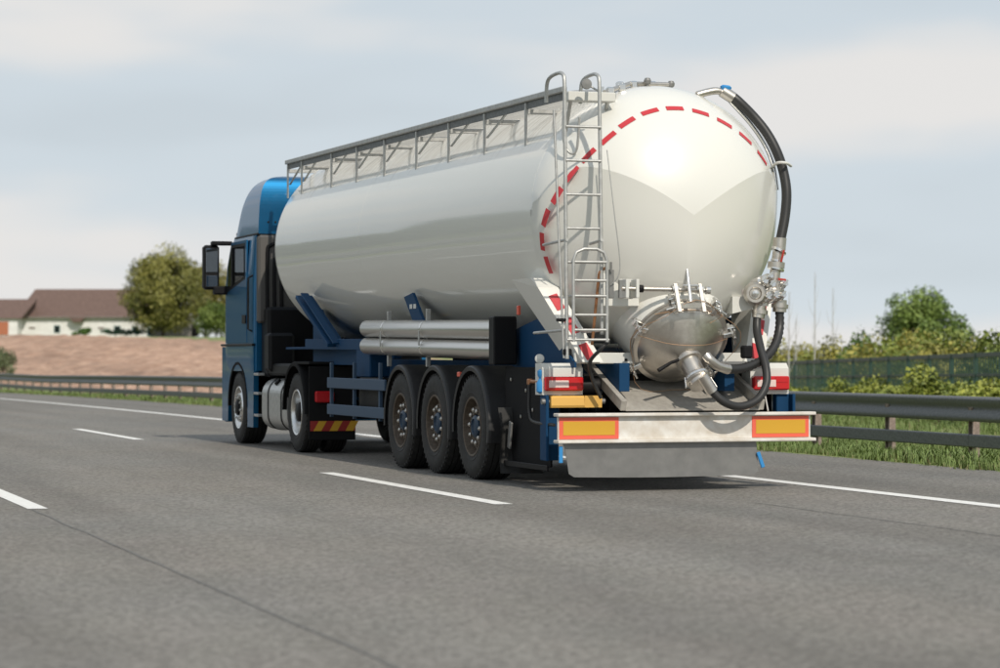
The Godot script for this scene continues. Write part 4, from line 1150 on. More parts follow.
# ------------------------------------------------------------------ tractor; written in the trailer's metres, shifted to its own base
func make_tractor() -> void:
	var base := Vector3(0, 0, -12.0)
	var t := thing("truck_tractor", "blue tractor unit with high roof, black mirror and silver fuel tank", "truck", TR + base)
	var o := -base
	var meshes := {}
	# ---- cab shell: sections across the vehicle, from the tail wall to the windscreen
	# each row: height, z of the tail, z of the front, half width
	var lev := [[1.02, -12.62, -14.72, 1.24], [1.40, -12.62, -14.74, 1.25], [2.05, -12.62, -14.72, 1.25], [2.45, -12.62, -14.66, 1.24], [2.90, -12.62, -14.30, 1.215]]
	var cab := Mb.new(); cab.off = o
	lev = finer(lev, 4)
	for s in [-1.0, 1.0]:
		var rows := []
		for l in lev:
			var line := PackedVector3Array()
			var hw: float = l[3]
			line.append(Vector3(s * (hw - 0.03), l[0], l[1]))
			line.append(Vector3(s * hw, l[0], l[1] - 0.03))
			for k in 8: line.append(Vector3(s * hw, l[0], lerpf(l[1] - 0.03, l[2] + 0.30, (k + 1) / 8.0)))
			for k in 6:
				var a := (k + 1) / 6.0 * PI / 2.0
				line.append(Vector3(s * (hw - 0.28 + 0.28 * cos(a)), l[0], l[2] + 0.30 - 0.26 * sin(a)))
			line.append(Vector3(0, l[0], l[2]))
			rows.append(line)
		cab.grid(rows, Vector3(0, 2.0, -13.6))
	cab.box(Vector3(0, 1.96, -12.60), Vector3(2.44, 1.88, 0.03), 0.01)
	var cabp := part(t, "cab", cab, M.blue)
	# ---- high roof, a moulding with its own tail wall
	var rf := Mb.new(); rf.off = o
	var prof := [[2.90, -12.46, -14.30, 1.215], [3.10, -12.44, -14.14, 1.212], [3.35, -12.42, -13.90, 1.20], [3.55, -12.44, -13.62, 1.15], [3.66, -12.50, -13.35, 1.04], [3.70, -12.62, -13.1, 0.84]]
	prof = finer(prof, 5)
	for s in [-1.0, 1.0]:
		var rows := []
		for l in prof:
			var line := PackedVector3Array()
			var hw: float = l[3]
			for k in 6: line.append(Vector3(s * hw, l[0], lerpf(l[1], l[2] + 0.45, k / 5.0)))
			for k in 12:
				var a := (k + 1) / 12.0 * PI / 2.0
				line.append(Vector3(s * (hw - 0.45 + 0.45 * cos(a)), l[0], l[2] + 0.45 - 0.40 * sin(a)))
			line.append(Vector3(0, l[0], l[2]))
			rows.append(line)
		rf.grid(rows, Vector3(0, 3.0, -13.3))
	# roof skin and tail wall
	rf.quad(Vector3(-0.84, 3.70, -12.62), Vector3(0.84, 3.70, -12.62), Vector3(0.5, 3.70, -13.1), Vector3(-0.5, 3.70, -13.1), Vector3.UP)
	for k in prof.size() - 1:
		var p: Array = prof[k]
		var q: Array = prof[k + 1]
		rf.flat(Vector3(-p[3], p[0], p[1]), Vector3(p[3], p[0], p[1]), Vector3(q[3], q[0], q[1]), Vector3(-q[3], q[0], q[1]), Vector3(0, 2.9, -13.5))
	rf.quad(Vector3(-1.215, 2.90, -12.46), Vector3(1.215, 2.90, -12.46), Vector3(1.215, 2.90, -14.0), Vector3(-1.215, 2.90, -14.0), Vector3.DOWN)
	var roof := part(t, "high_roof", rf, M.blue)
	var seam := Mb.new(); seam.off = o
	for s in [-1.0, 1.0]: seam.box(Vector3(s * 1.218, 2.90, -13.2), Vector3(0.02, 0.025, 1.5), 0.004)
	seam.box(Vector3(0, 2.885, -12.50), Vector3(2.40, 0.02, 0.10), 0.004)
	part(roof, "roof_seam", seam, M.black)
	for x in [-1.08, -0.98]:
		for y in [3.36, 3.06]:
			var g := Mb.new(); g.off = o
			part(roof, "rivet", g.lathe(Vector3(x, y, -12.43 if y > 3.3 else -12.445), Vector3.BACK, [Vector2(0.016, 0.0), Vector2(0.014, 0.008), Vector2(0.0, 0.01)], 8), M.black)
	# ---- doors and glass
	for s in [-1.0, 1.0]:
		var d := Mb.new(); d.off = o
		var dp := PackedVector2Array([Vector2(-14.42, 1.42), Vector2(-13.02, 1.42), Vector2(-13.02, 2.84), Vector2(-14.02, 2.84), Vector2(-14.30, 2.50), Vector2(-14.42, 2.2)])
		var door := part(t, "door", d.prism(dp, Vector3(s * 1.235, 0, 0), Vector3(0, 0, 1), Vector3.UP, Vector3(s, 0, 0), 0.022), M.blue)
		var fr := Mb.new(); fr.off = o
		var wp := PackedVector2Array([Vector2(-14.30, 2.14), Vector2(-13.12, 2.30), Vector2(-13.12, 2.80), Vector2(-14.0, 2.80), Vector2(-14.24, 2.5)])
		part(door, "window_rubber", fr.prism(wp, Vector3(s * 1.256, 0, 0), Vector3(0, 0, 1), Vector3.UP, Vector3(s, 0, 0), 0.004), M.black)
		var gl := Mb.new(); gl.off = o
		var gp := PackedVector2Array([Vector2(-14.25, 2.18), Vector2(-13.16, 2.33), Vector2(-13.16, 2.76), Vector2(-13.98, 2.76), Vector2(-14.20, 2.5)])
		part(door, "side_window", gl.prism(gp, Vector3(s * 1.262, 0, 0), Vector3(0, 0, 1), Vector3.UP, Vector3(s, 0, 0), 0.004), M.side_glass)
		var hd := Mb.new(); hd.off = o
		part(door, "door_handle", hd.box(Vector3(s * 1.263, 1.74, -13.15), Vector3(0.02, 0.12, 0.22), 0.008), M.black)
		var rail := Mb.new(); rail.off = o
		part(t, "grab_rail", rail.tube([Vector3(s * 1.22, 1.55, -12.66), Vector3(s * 1.30, 1.6, -12.72), Vector3(s * 1.30, 2.3, -12.72), Vector3(s * 1.22, 2.35, -12.66)], 0.016, 8), M.black)
		# strip of black trim along the sill
		var tr := Mb.new(); tr.off = o
		part(t, "sill_trim", tr.box(Vector3(s * 1.25, 1.385, -13.66), Vector3(0.04, 0.035, 2.1), 0.008), M.black)
		# mirror: shell, two glasses, arms
		var mb := Mb.new(); mb.off = o
		var mx: float = s * 1.475
		var mir := part(t, "mirror", mb.box(Vector3(mx, 2.50, -14.42), Vector3(0.23, 0.64, 0.16), 0.05), M.black)
		var g1 := Mb.new(); g1.off = o
		part(mir, "mirror_glass", g1.box(Vector3(mx, 2.60, -14.335), Vector3(0.165, 0.34, 0.008), 0.003, Basis(Vector3.UP, -s * 0.03)), M.mirror)
		var g2 := Mb.new(); g2.off = o
		part(mir, "wide_mirror_glass", g2.box(Vector3(mx, 2.30, -14.335), Vector3(0.165, 0.16, 0.008), 0.003, Basis(Vector3.RIGHT, 0.12)), M.mirror)
		var ar := Mb.new(); ar.off = o
		ar.box(Vector3(s * 1.33, 2.845, -14.36), Vector3(0.30, 0.06, 0.14), 0.02)
		ar.box(Vector3(s * 1.33, 2.17, -14.36), Vector3(0.24, 0.12, 0.12), 0.02)
		part(mir, "mirror_arm", ar, M.black)
		# lower side: wheel arch panel with the step well
		var lp := PackedVector2Array([Vector2(-14.74, 1.36), Vector2(-14.74, 0.30), Vector2(-14.33, 0.30)])
		for k in 13:
			var a := PI - PI * k / 12.0
			lp.append(Vector2(-13.67 + 0.64 * cos(a), 0.52 + 0.66 * sin(a)))
		lp.append_array(PackedVector2Array([Vector2(-13.03, 0.25), Vector2(-12.66, 0.25), Vector2(-12.62, 1.36)]))
		var pb := Mb.new(); pb.off = o
		part(t, "wheel_arch_panel", pb.prism(lp, Vector3(s * 1.17, 0, 0), Vector3(0, 0, 1), Vector3.UP, Vector3(s, 0, 0), 0.07), M.blue)
		var la := inst(t, "arch_liner", arch_mesh(0.635, 0.5, 0.0, PI).mesh(), M.black_flat, Vector3(s * 1.245, 0.52, -13.67) + o)
		if s > 0.0: la.rotation.y = PI
		for y in [0.42, 0.72, 0.98]:
			var st := Mb.new(); st.off = o
			part(t, "step", st.box(Vector3(s * 1.20, y, -12.46), Vector3(0.10, 0.035, 0.26), 0.006), M.alu)
		# fuel tank with straps
		var fz0 := -12.20
		var fz1 := -10.72
		var fp := PackedVector2Array()
		for q in [[0.62, 0.24], [1.10, 0.24], [1.22, 0.36], [1.22, 0.80], [1.10, 0.93], [0.62, 0.93]]: fp.append(Vector2(q[0] * s, q[1]))
		var smoothp := PackedVector2Array()
		for k in fp.size():
			var a := fp[(k + fp.size() - 1) % fp.size()]
			var b := fp[k]
			var c := fp[(k + 1) % fp.size()]
			var ra := minf(0.10, (a - b).length() * 0.45)
			var rc := minf(0.10, (c - b).length() * 0.45)
			var pa := b + (a - b).normalized() * ra
			var pc := b + (c - b).normalized() * rc
			for m in 6:
				var u := m / 5.0
				smoothp.append(pa.lerp(b, u).lerp(b.lerp(pc, u), u))
		var ft := Mb.new(); ft.off = o
		var tank := part(t, "fuel_tank", ft.prism(smoothp, Vector3(0, 0, fz0), Vector3.RIGHT, Vector3.UP, Vector3.BACK, fz1 - fz0), M.tank_metal)
		for z in [-11.85, -11.08]:
			var sb := Mb.new(); sb.off = o
			var ring := PackedVector2Array()
			for q in smoothp: ring.append((q - Vector2(0.92 * s, 0.585)) * 1.022 + Vector2(0.92 * s, 0.585))
			part(tank, "tank_strap", sb.prism(ring, Vector3(0, 0, z), Vector3.RIGHT, Vector3.UP, Vector3.BACK, 0.055), M.black)
		var fc := Mb.new(); fc.off = o
		part(tank, "filler_cap", fc.lathe(Vector3(s * 1.14, 0.86, -11.5), Vector3(s * 0.7, 0.7, 0), [Vector2(0.05, -0.03), Vector2(0.05, 0.05), Vector2(0.03, 0.06), Vector2(0.0, 0.06)], 14), M.black)
		# mudguard of the driven wheels, closed tail board with lamp and striped plate
		var ag := inst(t, "drive_mudguard", arch_mesh(0.62, 0.66, -0.05, PI).mesh(), M.black_flat, Vector3(s * 1.275, 0.53, -10.13) + o)
		if s > 0.0: ag.rotation.y = PI
		var tb := Mb.new(); tb.off = o
		tb.box(Vector3(s * 0.97, 0.64, -9.33), Vector3(0.60, 0.92, 0.025), 0.006)
		tb.box(Vector3(s * 0.97, 1.14, -9.75), Vector3(0.60, 0.035, 0.85), 0.012)
		var board := part(t, "mudguard_tail", tb, M.black_flat)
		var lm := Mb.new(); lm.off = o
		part(board, "rear_lamp", lm.box(Vector3(s * 1.08, 0.72, -9.285), Vector3(0.24, 0.14, 0.07), 0.015), M.red_lamp)
		var hz := Mb.new(); hz.off = o
		part(board, "striped_plate", hz.box(Vector3(s * 0.965, 0.355, -9.31), Vector3(0.58, 0.125, 0.008), 0.001), M.red_stripe)
		for k in 3:
			var x0: float = s * 0.965 - 0.25 + k * 0.205
			var yb := Mb.new(); yb.off = o
			part(board, "yellow_stripe", yb.prism(PackedVector2Array([Vector2(x0, 0.293), Vector2(x0 + 0.10, 0.293), Vector2(x0 + 0.17, 0.417), Vector2(x0 + 0.07, 0.417)]), Vector3(0, 0, -9.3055), Vector3.RIGHT, Vector3.UP, Vector3.BACK, 0.003), M.yellow_stripe)
		# wheels
		wheel(t, "front_wheel", Vector3(s * 1.24, 0.505, -13.67) + o, s, 0.505, 0.36, 0.29, "steer", meshes)
		wheel(t, "drive_wheel", Vector3(s * 1.25, 0.51, -10.13) + o, s, 0.51, 0.29, 0.285, "deep", meshes)
		wheel(t, "inner_drive_wheel", Vector3(s * 0.92, 0.51, -10.13) + o, s, 0.51, 0.29, 0.285, "deep", meshes)
		var rl := Mb.new(); rl.off = o
		part(t, "frame_rail", rl.bar(Vector3(s * 0.42, 0.84, -9.3), Vector3(s * 0.42, 0.84, -14.5), 0.27, 0.09), M.black)
	for z in [-10.13, -13.67]:
		var ax := Mb.new(); ax.off = o
		part(t, "axle", ax.tube([Vector3(-0.95, 0.51, z), Vector3(0.95, 0.51, z)], 0.09, 12), M.black)
	# ---- tail wall of the cab: ribbed air intake, black chassis boxes
	var ik := Mb.new(); ik.off = o
	ik.box(Vector3(-0.95, 2.28, -12.50), Vector3(0.54, 1.20, 0.17), 0.03)
	var intake := part(t, "air_intake", ik, M.intake)
	for q in [[-1.10, 2.30, 0.9], [-1.0, 2.22, 0.75], [-0.9, 2.14, 0.6]]:
		var rb := Mb.new(); rb.off = o
		var top: float = q[1] + q[2] / 2.0
		rb.tube(smooth_path([Vector3(q[0], q[1] - q[2] / 2.0, -12.41), Vector3(q[0], top - 0.12, -12.41), Vector3(q[0] + 0.04, top - 0.02, -12.41), Vector3(q[0] + 0.14, top + 0.02, -12.41), Vector3(q[0] + 0.26, top - 0.01, -12.41)], 4), 0.026, 8)
		part(intake, "duct_rib", rb, M.black)
	var bk := Mb.new(); bk.off = o
	part(t, "rear_housing", bk.box(Vector3(-0.62, 1.42, -12.38), Vector3(1.05, 0.95, 0.42), 0.04).box(Vector3(0.55, 1.75, -12.40), Vector3(1.0, 1.6, 0.36), 0.04), M.black)
	var bs := Mb.new(); bs.off = o
	part(t, "black_stack", bs.box(Vector3(-1.02, 1.28, -12.02), Vector3(0.36, 0.52, 0.30), 0.04).box(Vector3(-0.9, 1.05, -11.4), Vector3(0.5, 0.16, 1.5), 0.03), M.black)
	var fw := Mb.new(); fw.off = o
	part(t, "fifth_wheel", fw.lathe(Vector3(0, 1.06, -10.7), Vector3.UP, [Vector2(0.0, 0.0), Vector2(0.45, 0.0), Vector2(0.47, 0.05), Vector2(0.45, 0.10), Vector2(0.0, 0.10)], 32).box(Vector3(0, 1.0, -10.7), Vector3(0.95, 0.14, 0.5), 0.02), M.black)
	var cl := Mb.new(); cl.off = o
	for k in 3:
		var x := -0.25 + k * 0.14
		cl.tube(smooth_path([Vector3(x, 1.85, -12.2), Vector3(x - 0.1, 1.5, -11.9), Vector3(x - 0.15, 1.35, -11.5), Vector3(x, 1.55, -11.15), Vector3(x, 1.6, -11.05)]), 0.016, 8)
	part(t, "coupling_lines", cl, M.hose)
	# ---- front: screen, bumper (out of the camera's sight, still part of the thing)
	var ws := Mb.new(); ws.off = o
	ws.quad(Vector3(-1.0, 2.0, -14.755), Vector3(1.0, 2.0, -14.755), Vector3(0.96, 2.84, -14.36), Vector3(-0.96, 2.84, -14.36), Vector3(0, 0.3, -1).normalized())
	part(t, "windscreen", ws, M.side_glass)
	var fb := Mb.new(); fb.off = o
	part(t, "front_bumper", fb.box(Vector3(0, 0.68, -14.68), Vector3(2.46, 0.80, 0.16), 0.06), M.blue)
	var vs := Mb.new(); vs.off = o
	part(t, "sun_visor", vs.bar(Vector3(-1.1, 2.92, -14.42), Vector3(1.1, 2.92, -14.42), 0.16, 0.02, Vector3.UP), M.black)

# ------------------------------------------------------------------ plants
func crown(lobes: Array, count: int, size: float, c0: Color, c1: Color, seed: int, gap := 0.0, freq := 0.6) -> Mb:
	var r := RandomNumberGenerator.new()
	r.seed = seed
	var nz := noise(seed, freq, 2)
	var b := Mb.new()
	var wsum := 0.0
	var ws := []
	for l in lobes:
		var e: Vector3 = l[1]
		wsum += pow(e.x * e.y * e.z, 0.667)
		ws.append(wsum)
	var made := 0
	var tries := 0
	while made < count and tries < count * 4:
		tries += 1
		var pick := r.randf() * wsum
		var li := 0
		while ws[li] < pick: li += 1
		var ctr: Vector3 = lobes[li][0]
		var rad: Vector3 = lobes[li][1]
		var d := Vector3(r.randfn(), r.randfn(), r.randfn()).normalized()
		var p := ctr + d * rad * pow(r.randf(), 0.38) * (0.88 + 0.24 * r.randf())
		if p.y < 0.02: continue
		if nz.get_noise_3dv(p) < gap - 0.35 * r.randf(): continue
		var nn := (d * 0.8 + Vector3(r.randfn(), r.randfn() + 0.5, r.randfn()) * 0.7).normalized()
		var u := nn.cross(Vector3(r.randfn(), r.randfn(), r.randfn())).normalized()
		var w := nn.cross(u)
		var s := size * (0.55 + 0.8 * r.randf())
		var t := clampf(0.5 + 0.9 * nz.get_noise_3dv(p * 0.5 + Vector3(50, 0, 0)) + 0.22 * r.randfn(), 0.0, 1.0)
		var col := c0.lerp(c1, t)
		var k := s * 0.45
		var tip := p + u * s
		var mid := p + nn * s * 0.12
		for q in [[p, p + u * s * 0.45 + w * k, tip], [p, tip, p + u * s * 0.45 - w * k]]:
			for e in q:
				b.v.append(e - nn * s * 0.10 if e == tip else e)
				b.n.append((nn * 0.75 + d * 0.35).normalized())
				b.c.append(col)
		made += 1
	return b

func limbs(base: Vector3, top: Vector3, r0: float, lobes: Array, seed: int) -> Mb:
	var r := RandomNumberGenerator.new()
	r.seed = seed
	var b := Mb.new()
	var bend := Vector3(r.randfn(), 0, r.randfn()) * 0.04 * top.y
	var mid := base.lerp(top, 0.5) + bend
	b.tube(smooth_path([base, mid, top], 5), [r0 * 1.25, r0, r0 * 0.95, r0 * 0.9, r0 * 0.85, r0 * 0.8, r0 * 0.7, r0 * 0.6, r0 * 0.5, r0 * 0.4, r0 * 0.3], 8)
	for l in lobes:
		var f := r.randf_range(0.45, 0.95)
		var st := base.lerp(top, f) + bend * (1.0 - absf(f - 0.5) * 2.0)
		var en: Vector3 = l[0]
		var m := st.lerp(en, 0.5) + Vector3(0, -0.06 * (en - st).length(), 0)
		b.tube(smooth_path([st, m, en], 3), [r0 * 0.42, r0 * 0.38, r0 * 0.33, r0 * 0.28, r0 * 0.22, r0 * 0.16, r0 * 0.08], 6)
	return b

func tree(called: String, label: String, where: Vector3, h: float, wid: float, trunk: float, n_lobes: int, leaves: int, leaf: float, c0: Color, c1: Color, seed: int, group := "", gap := -0.12) -> Node3D:
	var t := thing(called, label, "tree", where, 0.0, group)
	var r := RandomNumberGenerator.new()
	r.seed = seed
	var lobes := []
	var ch := h - trunk
	for i in n_lobes:
		var f := (i + 0.5) / n_lobes
		var a := i * 2.399 + r.randf() * 0.8
		var spread := sin(PI * clampf(0.18 + 0.72 * f, 0.0, 1.0))
		var rad := wid * 0.5 * spread * r.randf_range(0.35, 0.78)
		var y := trunk + ch * (0.12 + 0.76 * f)
		var s := wid * r.randf_range(0.17, 0.26)
		lobes.append([Vector3(cos(a) * rad, y, sin(a) * rad), Vector3(s, s * r.randf_range(0.62, 0.9), s)])
	part(t, "trunk", limbs(Vector3(0, -0.3, 0), Vector3(0, h * 0.8, 0), h * 0.022, lobes, seed + 1), M.bark)
	part(t, "crown", crown(lobes, leaves, leaf, c0, c1, seed + 2, gap, 3.0 / wid), M.leaf)
	return t

func bush(label: String, where: Vector3, size: Vector3, leaves: int, leaf: float, c0: Color, c1: Color, seed: int, group := "") -> Node3D:
	var t := thing("bush", label, "bush", where, 0.0, group)
	var r := RandomNumberGenerator.new()
	r.seed = seed
	var lobes := []
	for i in 9:
		var f := r.randf()
		var hh := size.y * r.randf_range(0.25, 0.75)
		lobes.append([Vector3(lerpf(-0.42, 0.42, (i + r.randf()) / 9.0) * size.x, hh, r.randf_range(-0.3, 0.3) * size.z), Vector3(size.x * r.randf_range(0.10, 0.2), hh * r.randf_range(0.35, 0.6), size.z * r.randf_range(0.22, 0.4))])
	var st := Mb.new()
	for l in lobes:
		st.tube([Vector3(l[0].x * 0.8, -0.2, l[0].z * 0.8), l[0] * Vector3(0.95, 0.6, 0.95), l[0] + Vector3(0, l[1].y * 0.5, 0)], [0.03, 0.02, 0.008], 5)
	part(t, "stems", st, M.bark)
	part(t, "foliage", crown(lobes, leaves, leaf, c0, c1, seed + 2, -0.15, 1.2), M.leaf)
	return t

func make_grass() -> void:
	var r := RandomNumberGenerator.new()
	r.seed = 77
	# tufts of blades, three kinds
	var tufts := []
	for k in 3:
		var b := Mb.new()
		for i in 16:
			var a := r.randf() * TAU
			var d := Vector3(cos(a), 0, sin(a))
			var p := Vector3(r.randfn() * 0.05, 0, r.randfn() * 0.05)
			var hh := r.randf_range(0.035, 0.125)
			var w := r.randf_range(0.004, 0.008)
			var sd := d.cross(Vector3.UP) * w
			var lean := r.randf_range(0.15, 0.75)
			var m := p + Vector3.UP * hh * 0.6 + d * hh * lean * 0.3
			var tip := p + Vector3.UP * hh * (1.0 - lean * 0.25) + d * hh * lean
			var g := r.randf_range(0.6, 1.25)
			var dry := r.randf() < 0.22
			b.col = Color(0.42 * g, 0.36 * g, 0.18 * g) if dry else Color(0.165 * g, 0.225 * g, 0.065 * g)
			var nn := (Vector3.UP + d * -0.4).normalized()
			b.tri(p - sd, p + sd, m, nn, nn, nn)
			b.tri(p + sd, m + sd * 0.6, m, nn, nn, nn)
			b.tri(m - sd * 0.5, m + sd * 0.6, tip, nn, nn, nn)
		tufts.append(b.mesh())
	var patch := noise(78, 0.35, 3)
	for k in 3:
		var xf: Array[Transform3D] = []
		# near the rail on the right: thick; further along thinner
		for q in [[18.0, 46.0, 13.25, 19.0, 5200], [46.0, 110.0, 13.2, 18.6, 6500], [18.0, 75.0, 19.0, 42.0, 5200], [-3.0, 18.0, 13.3, 19.0, 700]]:
			for i in int(q[4]):
				var s := r.randf_range(q[0], q[1])
				var v := r.randf_range(q[2], q[3])
				var dens := patch.get_noise_2d(s, v * 1.6)
				var edge := smoothstep(13.2, 13.9, v + 0.35 * dens)
				if r.randf() > edge + 0.15: continue
				var sc := (0.65 + 0.7 * r.randf()) * (1.0 + 1.0 * dens) * (0.45 + 0.55 * edge)
				if v > 17.0: sc *= 1.1
				xf.append(Transform3D(Basis(Vector3.UP, r.randf() * TAU).scaled(Vector3(sc, sc, sc)), Vector3(v + rx(s), gy(s, v) - 0.01, -s)))
		var mm := MultiMesh.new()
		mm.transform_format = MultiMesh.TRANSFORM_3D
		mm.mesh = tufts[k]
		mm.instance_count = xf.size()
		for i in xf.size(): mm.set_instance_transform(i, xf[i])
		var o := MultiMeshInstance3D.new()
		o.name = fits(self, "verge_grass")
		o.multimesh = mm
		o.material_override = M.grass
		add_child(o, true)
		o.set_meta("kind", "stuff")
		tag(o, "rough green and straw-coloured grass along the guard rail", "grass", "grass of the verge")

func ground_at(px: float, depth: float) -> Vector3:
	var p := at(px, 357.0, depth)
	var s := -p.z
	return Vector3(p.x, gy(s, p.x - rx(s)), p.z)

func make_far() -> void:
	var face := -YAW
	# ---------------- farmhouse on the rise
	var D := 372.0
	var k := D / FPX                      # metres in one pixel there
	var p := ground_at(80, D)
	var y0 := EYE.y + (357.0 - 336.0) * k
	var h := thing("farmhouse", "long white farmhouse with a brown tiled roof above the ploughed field", "house", Vector3(at(80, 336, D).x, y0, at(80, 336, D).z), face)
	var x0: float = ((16.0 - 80.0) * k)
	var x1: float = ((160.0 - 80.0) * k)
	var we: float = ((336.0 - 317.5) * k)
	var dep := 9.0
	part(h, "wall", Mb.new().box(Vector3((x0 + x1) / 2.0, we / 2.0 - 0.6, -dep / 2.0), Vector3(x1 - x0, we + 1.2, dep), 0.02), M.plaster)
	var rid: float = ((336.0 - 288.5) * k)
	var rl := x0 + 2.0
	var rr := x1 - 0.3
	var ov := 0.5
	var rf := Mb.new()
	var e0 := Vector3(x0 - 0.3, we - 0.05, ov)
	var e1 := Vector3(x1 + 0.3, we - 0.05, ov)
	var b0 := Vector3(x0 - 0.3, we - 0.05, -dep - ov)
	var b1 := Vector3(x1 + 0.3, we - 0.05, -dep - ov)
	var r0 := Vector3(rl, rid, -dep / 2.0)
	var r1 := Vector3(rr, rid, -dep / 2.0)
	var cin := Vector3((x0 + x1) / 2.0, we, -dep / 2.0)
	rf.flat(e0, e1, r1, r0, cin)
	rf.flat(b0, b1, r1, r0, cin)
	rf.flat(e0, b0, r0, r0, cin)
	rf.flat(e1, b1, r1, r1, cin)
	rf.quad(e0, e1, b1, b0, Vector3.DOWN)
	part(h, "roof", rf, M.roof)
	part(h, "gutter", Mb.new().tube([e0 + Vector3(0, 0.02, 0.08), e1 + Vector3(0, 0.02, 0.08)], 0.09, 8), M.stone)
	# little porch roof over the middle door
	var px0: float = ((70.0 - 80.0) * k)
	var px1: float = ((86.0 - 80.0) * k)
	part(h, "porch_roof", Mb.new().prism(PackedVector2Array([Vector2(px0, we), Vector2(px1, we), Vector2(lerpf(px0, px1, 0.72), we - 0.75), Vector2(lerpf(px0, px1, 0.28), we - 0.75)]), Vector3(0, 0, 0.0), Vector3.RIGHT, Vector3.UP, Vector3.BACK, 1.3), M.roof)
	for q in [[54.0, 60.0, 325.5, 333.0], [114.0, 120.5, 326.0, 333.0], [132.0, 139.0, 326.5, 333.5], [147.0, 153.5, 327.5, 336.0]]:
		var a: float = ((q[0] - 80.0) * k); var b: float = ((q[1] - 80.0) * k); var c: float = ((336.0 - q[3]) * k); var d: float = ((336.0 - q[2]) * k)
		var w := part(h, "window", Mb.new().box(Vector3((a + b) / 2.0, (c + d) / 2.0, 0.02), Vector3(b - a, d - c, 0.08), 0.01), M.door_green)
		part(w, "pane", Mb.new().box(Vector3((a + b) / 2.0, (c + d) / 2.0, 0.065), Vector3((b - a) * 0.7, (d - c) * 0.75, 0.02), 0.0), M.black)
	for q in [32.0, 101.0]:
		var a: float = ((q - 80.0) * k)
		part(h, "brick_patch", Mb.new().box(Vector3(a, we * 0.42, 0.01), Vector3(0.9, 0.25, 0.05), 0.01), M.roof)
	# ---------------- lower wing on its left
	var q0 := at(0, 336, D - 4.0)
	var g := thing("farm_outbuilding", "lower brown-roofed outbuilding with an orange wall beside the farmhouse", "house", Vector3(q0.x, EYE.y + 21.0 * k, q0.z), face)
	var g0 := -14.0
	var g1 := 17.0 * k
	var gh := 17.0 * k
	part(g, "wall", Mb.new().box(Vector3((g0 + g1) / 2.0, gh / 2.0 - 0.6, -4.0), Vector3(g1 - g0, gh + 1.2, 7.6), 0.02), M.plaster)
	part(g, "orange_door", Mb.new().box(Vector3(1.0 * k, gh * 0.42, -0.15), Vector3(14.0 * k, gh * 0.78, 0.12), 0.02), M.orange_wall)
	var gr := Mb.new()
	var a0 := Vector3(g0, gh, 0.3); var a1 := Vector3(g1 + 0.6, gh, 0.3); var c0 := Vector3(g0, gh + 2.9, -4.0); var c1 := Vector3(g1 + 2.2, gh + 2.9, -4.0); var d0 := Vector3(g0, gh, -8.3); var d1 := Vector3(g1 + 0.6, gh, -8.3)
	var gi := Vector3(0, gh, -4)
	gr.flat(a0, a1, c1, c0, gi); gr.flat(d0, d1, c1, c0, gi); gr.flat(a1, d1, c1, c1, gi); gr.flat(a0, d0, c0, c0, gi)
	part(g, "roof", gr, M.roof)
	# ---------------- stone barn under the tree
	var s0 := at(172, 337, D - 6.0)
	var sb := thing("stone_barn", "grey stone barn end half hidden below the broad tree", "barn", Vector3(s0.x, EYE.y + 20.0 * k, s0.z), face)
	part(sb, "wall", Mb.new().prism(PackedVector2Array([Vector2(-20.0 * k, -1.0), Vector2(19.0 * k, -1.0), Vector2(19.0 * k, 19.0 * k), Vector2(13.0 * k, 27.0 * k), Vector2(-20.0 * k, 21.0 * k)]), Vector3(0, 0, -5.0), Vector3.RIGHT, Vector3.UP, Vector3.BACK, 5.0), M.stone)
	part(sb, "doorway", Mb.new().box(Vector3(22.0 * k, 6.0 * k, -0.6), Vector3(8.0 * k, 12.0 * k, 0.5), 0.02), M.black)
	# ---------------- trees by the farm
	var gold0 := Color(0.10, 0.108, 0.02)
	var gold1 := Color(0.30, 0.285, 0.07)
	var p1 := at(163, 337, D - 16.0)
	tree("broad_tree", "broad bronze-green tree in front of the farmhouse gable", Vector3(p1.x, EYE.y + 20.0 * k, p1.z), 80.0 * k, 88.0 * k, 6.0 * k, 30, 24000, 0.34, gold0, gold1, 401)
	var p2 := at(205, 340, D + 18.0)
	tree("thin_tree", "thin half-bare tree behind the broad bronze-green tree", Vector3(p2.x, EYE.y + 17.0 * k, p2.z), 84.0 * k, 70.0 * k, 14.0 * k, 20, 10000, 0.36, Color(0.11, 0.105, 0.025), Color(0.27, 0.24, 0.075), 402, "", -0.02)
	var p3 := at(216, 341, D - 30.0)
	tree("green_tree", "small fresh green tree at the edge of the field", Vector3(p3.x, EYE.y + 16.0 * k, p3.z), 34.0 * k, 44.0 * k, 3.0 * k, 12, 5000, 0.28, Color(0.07, 0.11, 0.015), Color(0.20, 0.26, 0.05), 403)
	var p4 := at(82, 337, D - 8.0)
	bush("round green bush in front of the farmhouse door", Vector3(p4.x, EYE.y + 20.0 * k, p4.z), Vector3(2.9, 1.4, 2.0), 2200, 0.16, Color(0.04, 0.10, 0.015), Color(0.11, 0.20, 0.035), 404)
	var p5 := at(124, 338, D - 9.0)
	bush("low dark green hedge below the farmhouse windows", Vector3(p5.x, EYE.y + 19.6 * k, p5.z), Vector3(6.0, 1.1, 1.4), 2600, 0.16, Color(0.015, 0.06, 0.03), Color(0.04, 0.12, 0.06), 405)
	var p6 := ground_at(-4, 150.0)
	bush("grey-green shrub on the verge behind the guard rail", p6, Vector3(2.6, 2.6, 2.2), 5200, 0.10, Color(0.05, 0.085, 0.025), Color(0.17, 0.20, 0.10), 406)
	# ---------------- right: fence, thicket, tree
	var f0 := at(1030, 357, 60.0)
	var f1 := at(765, 357, 96.0)
	f0.y = -0.55; f1.y = -0.90
	var fn := thing("railing_fence", "dark green metal railing fence overgrown by brambles", "fence", f0, 0.0)
	var fl := (f1 - f0).length()
	var nf := int(fl / 0.25)
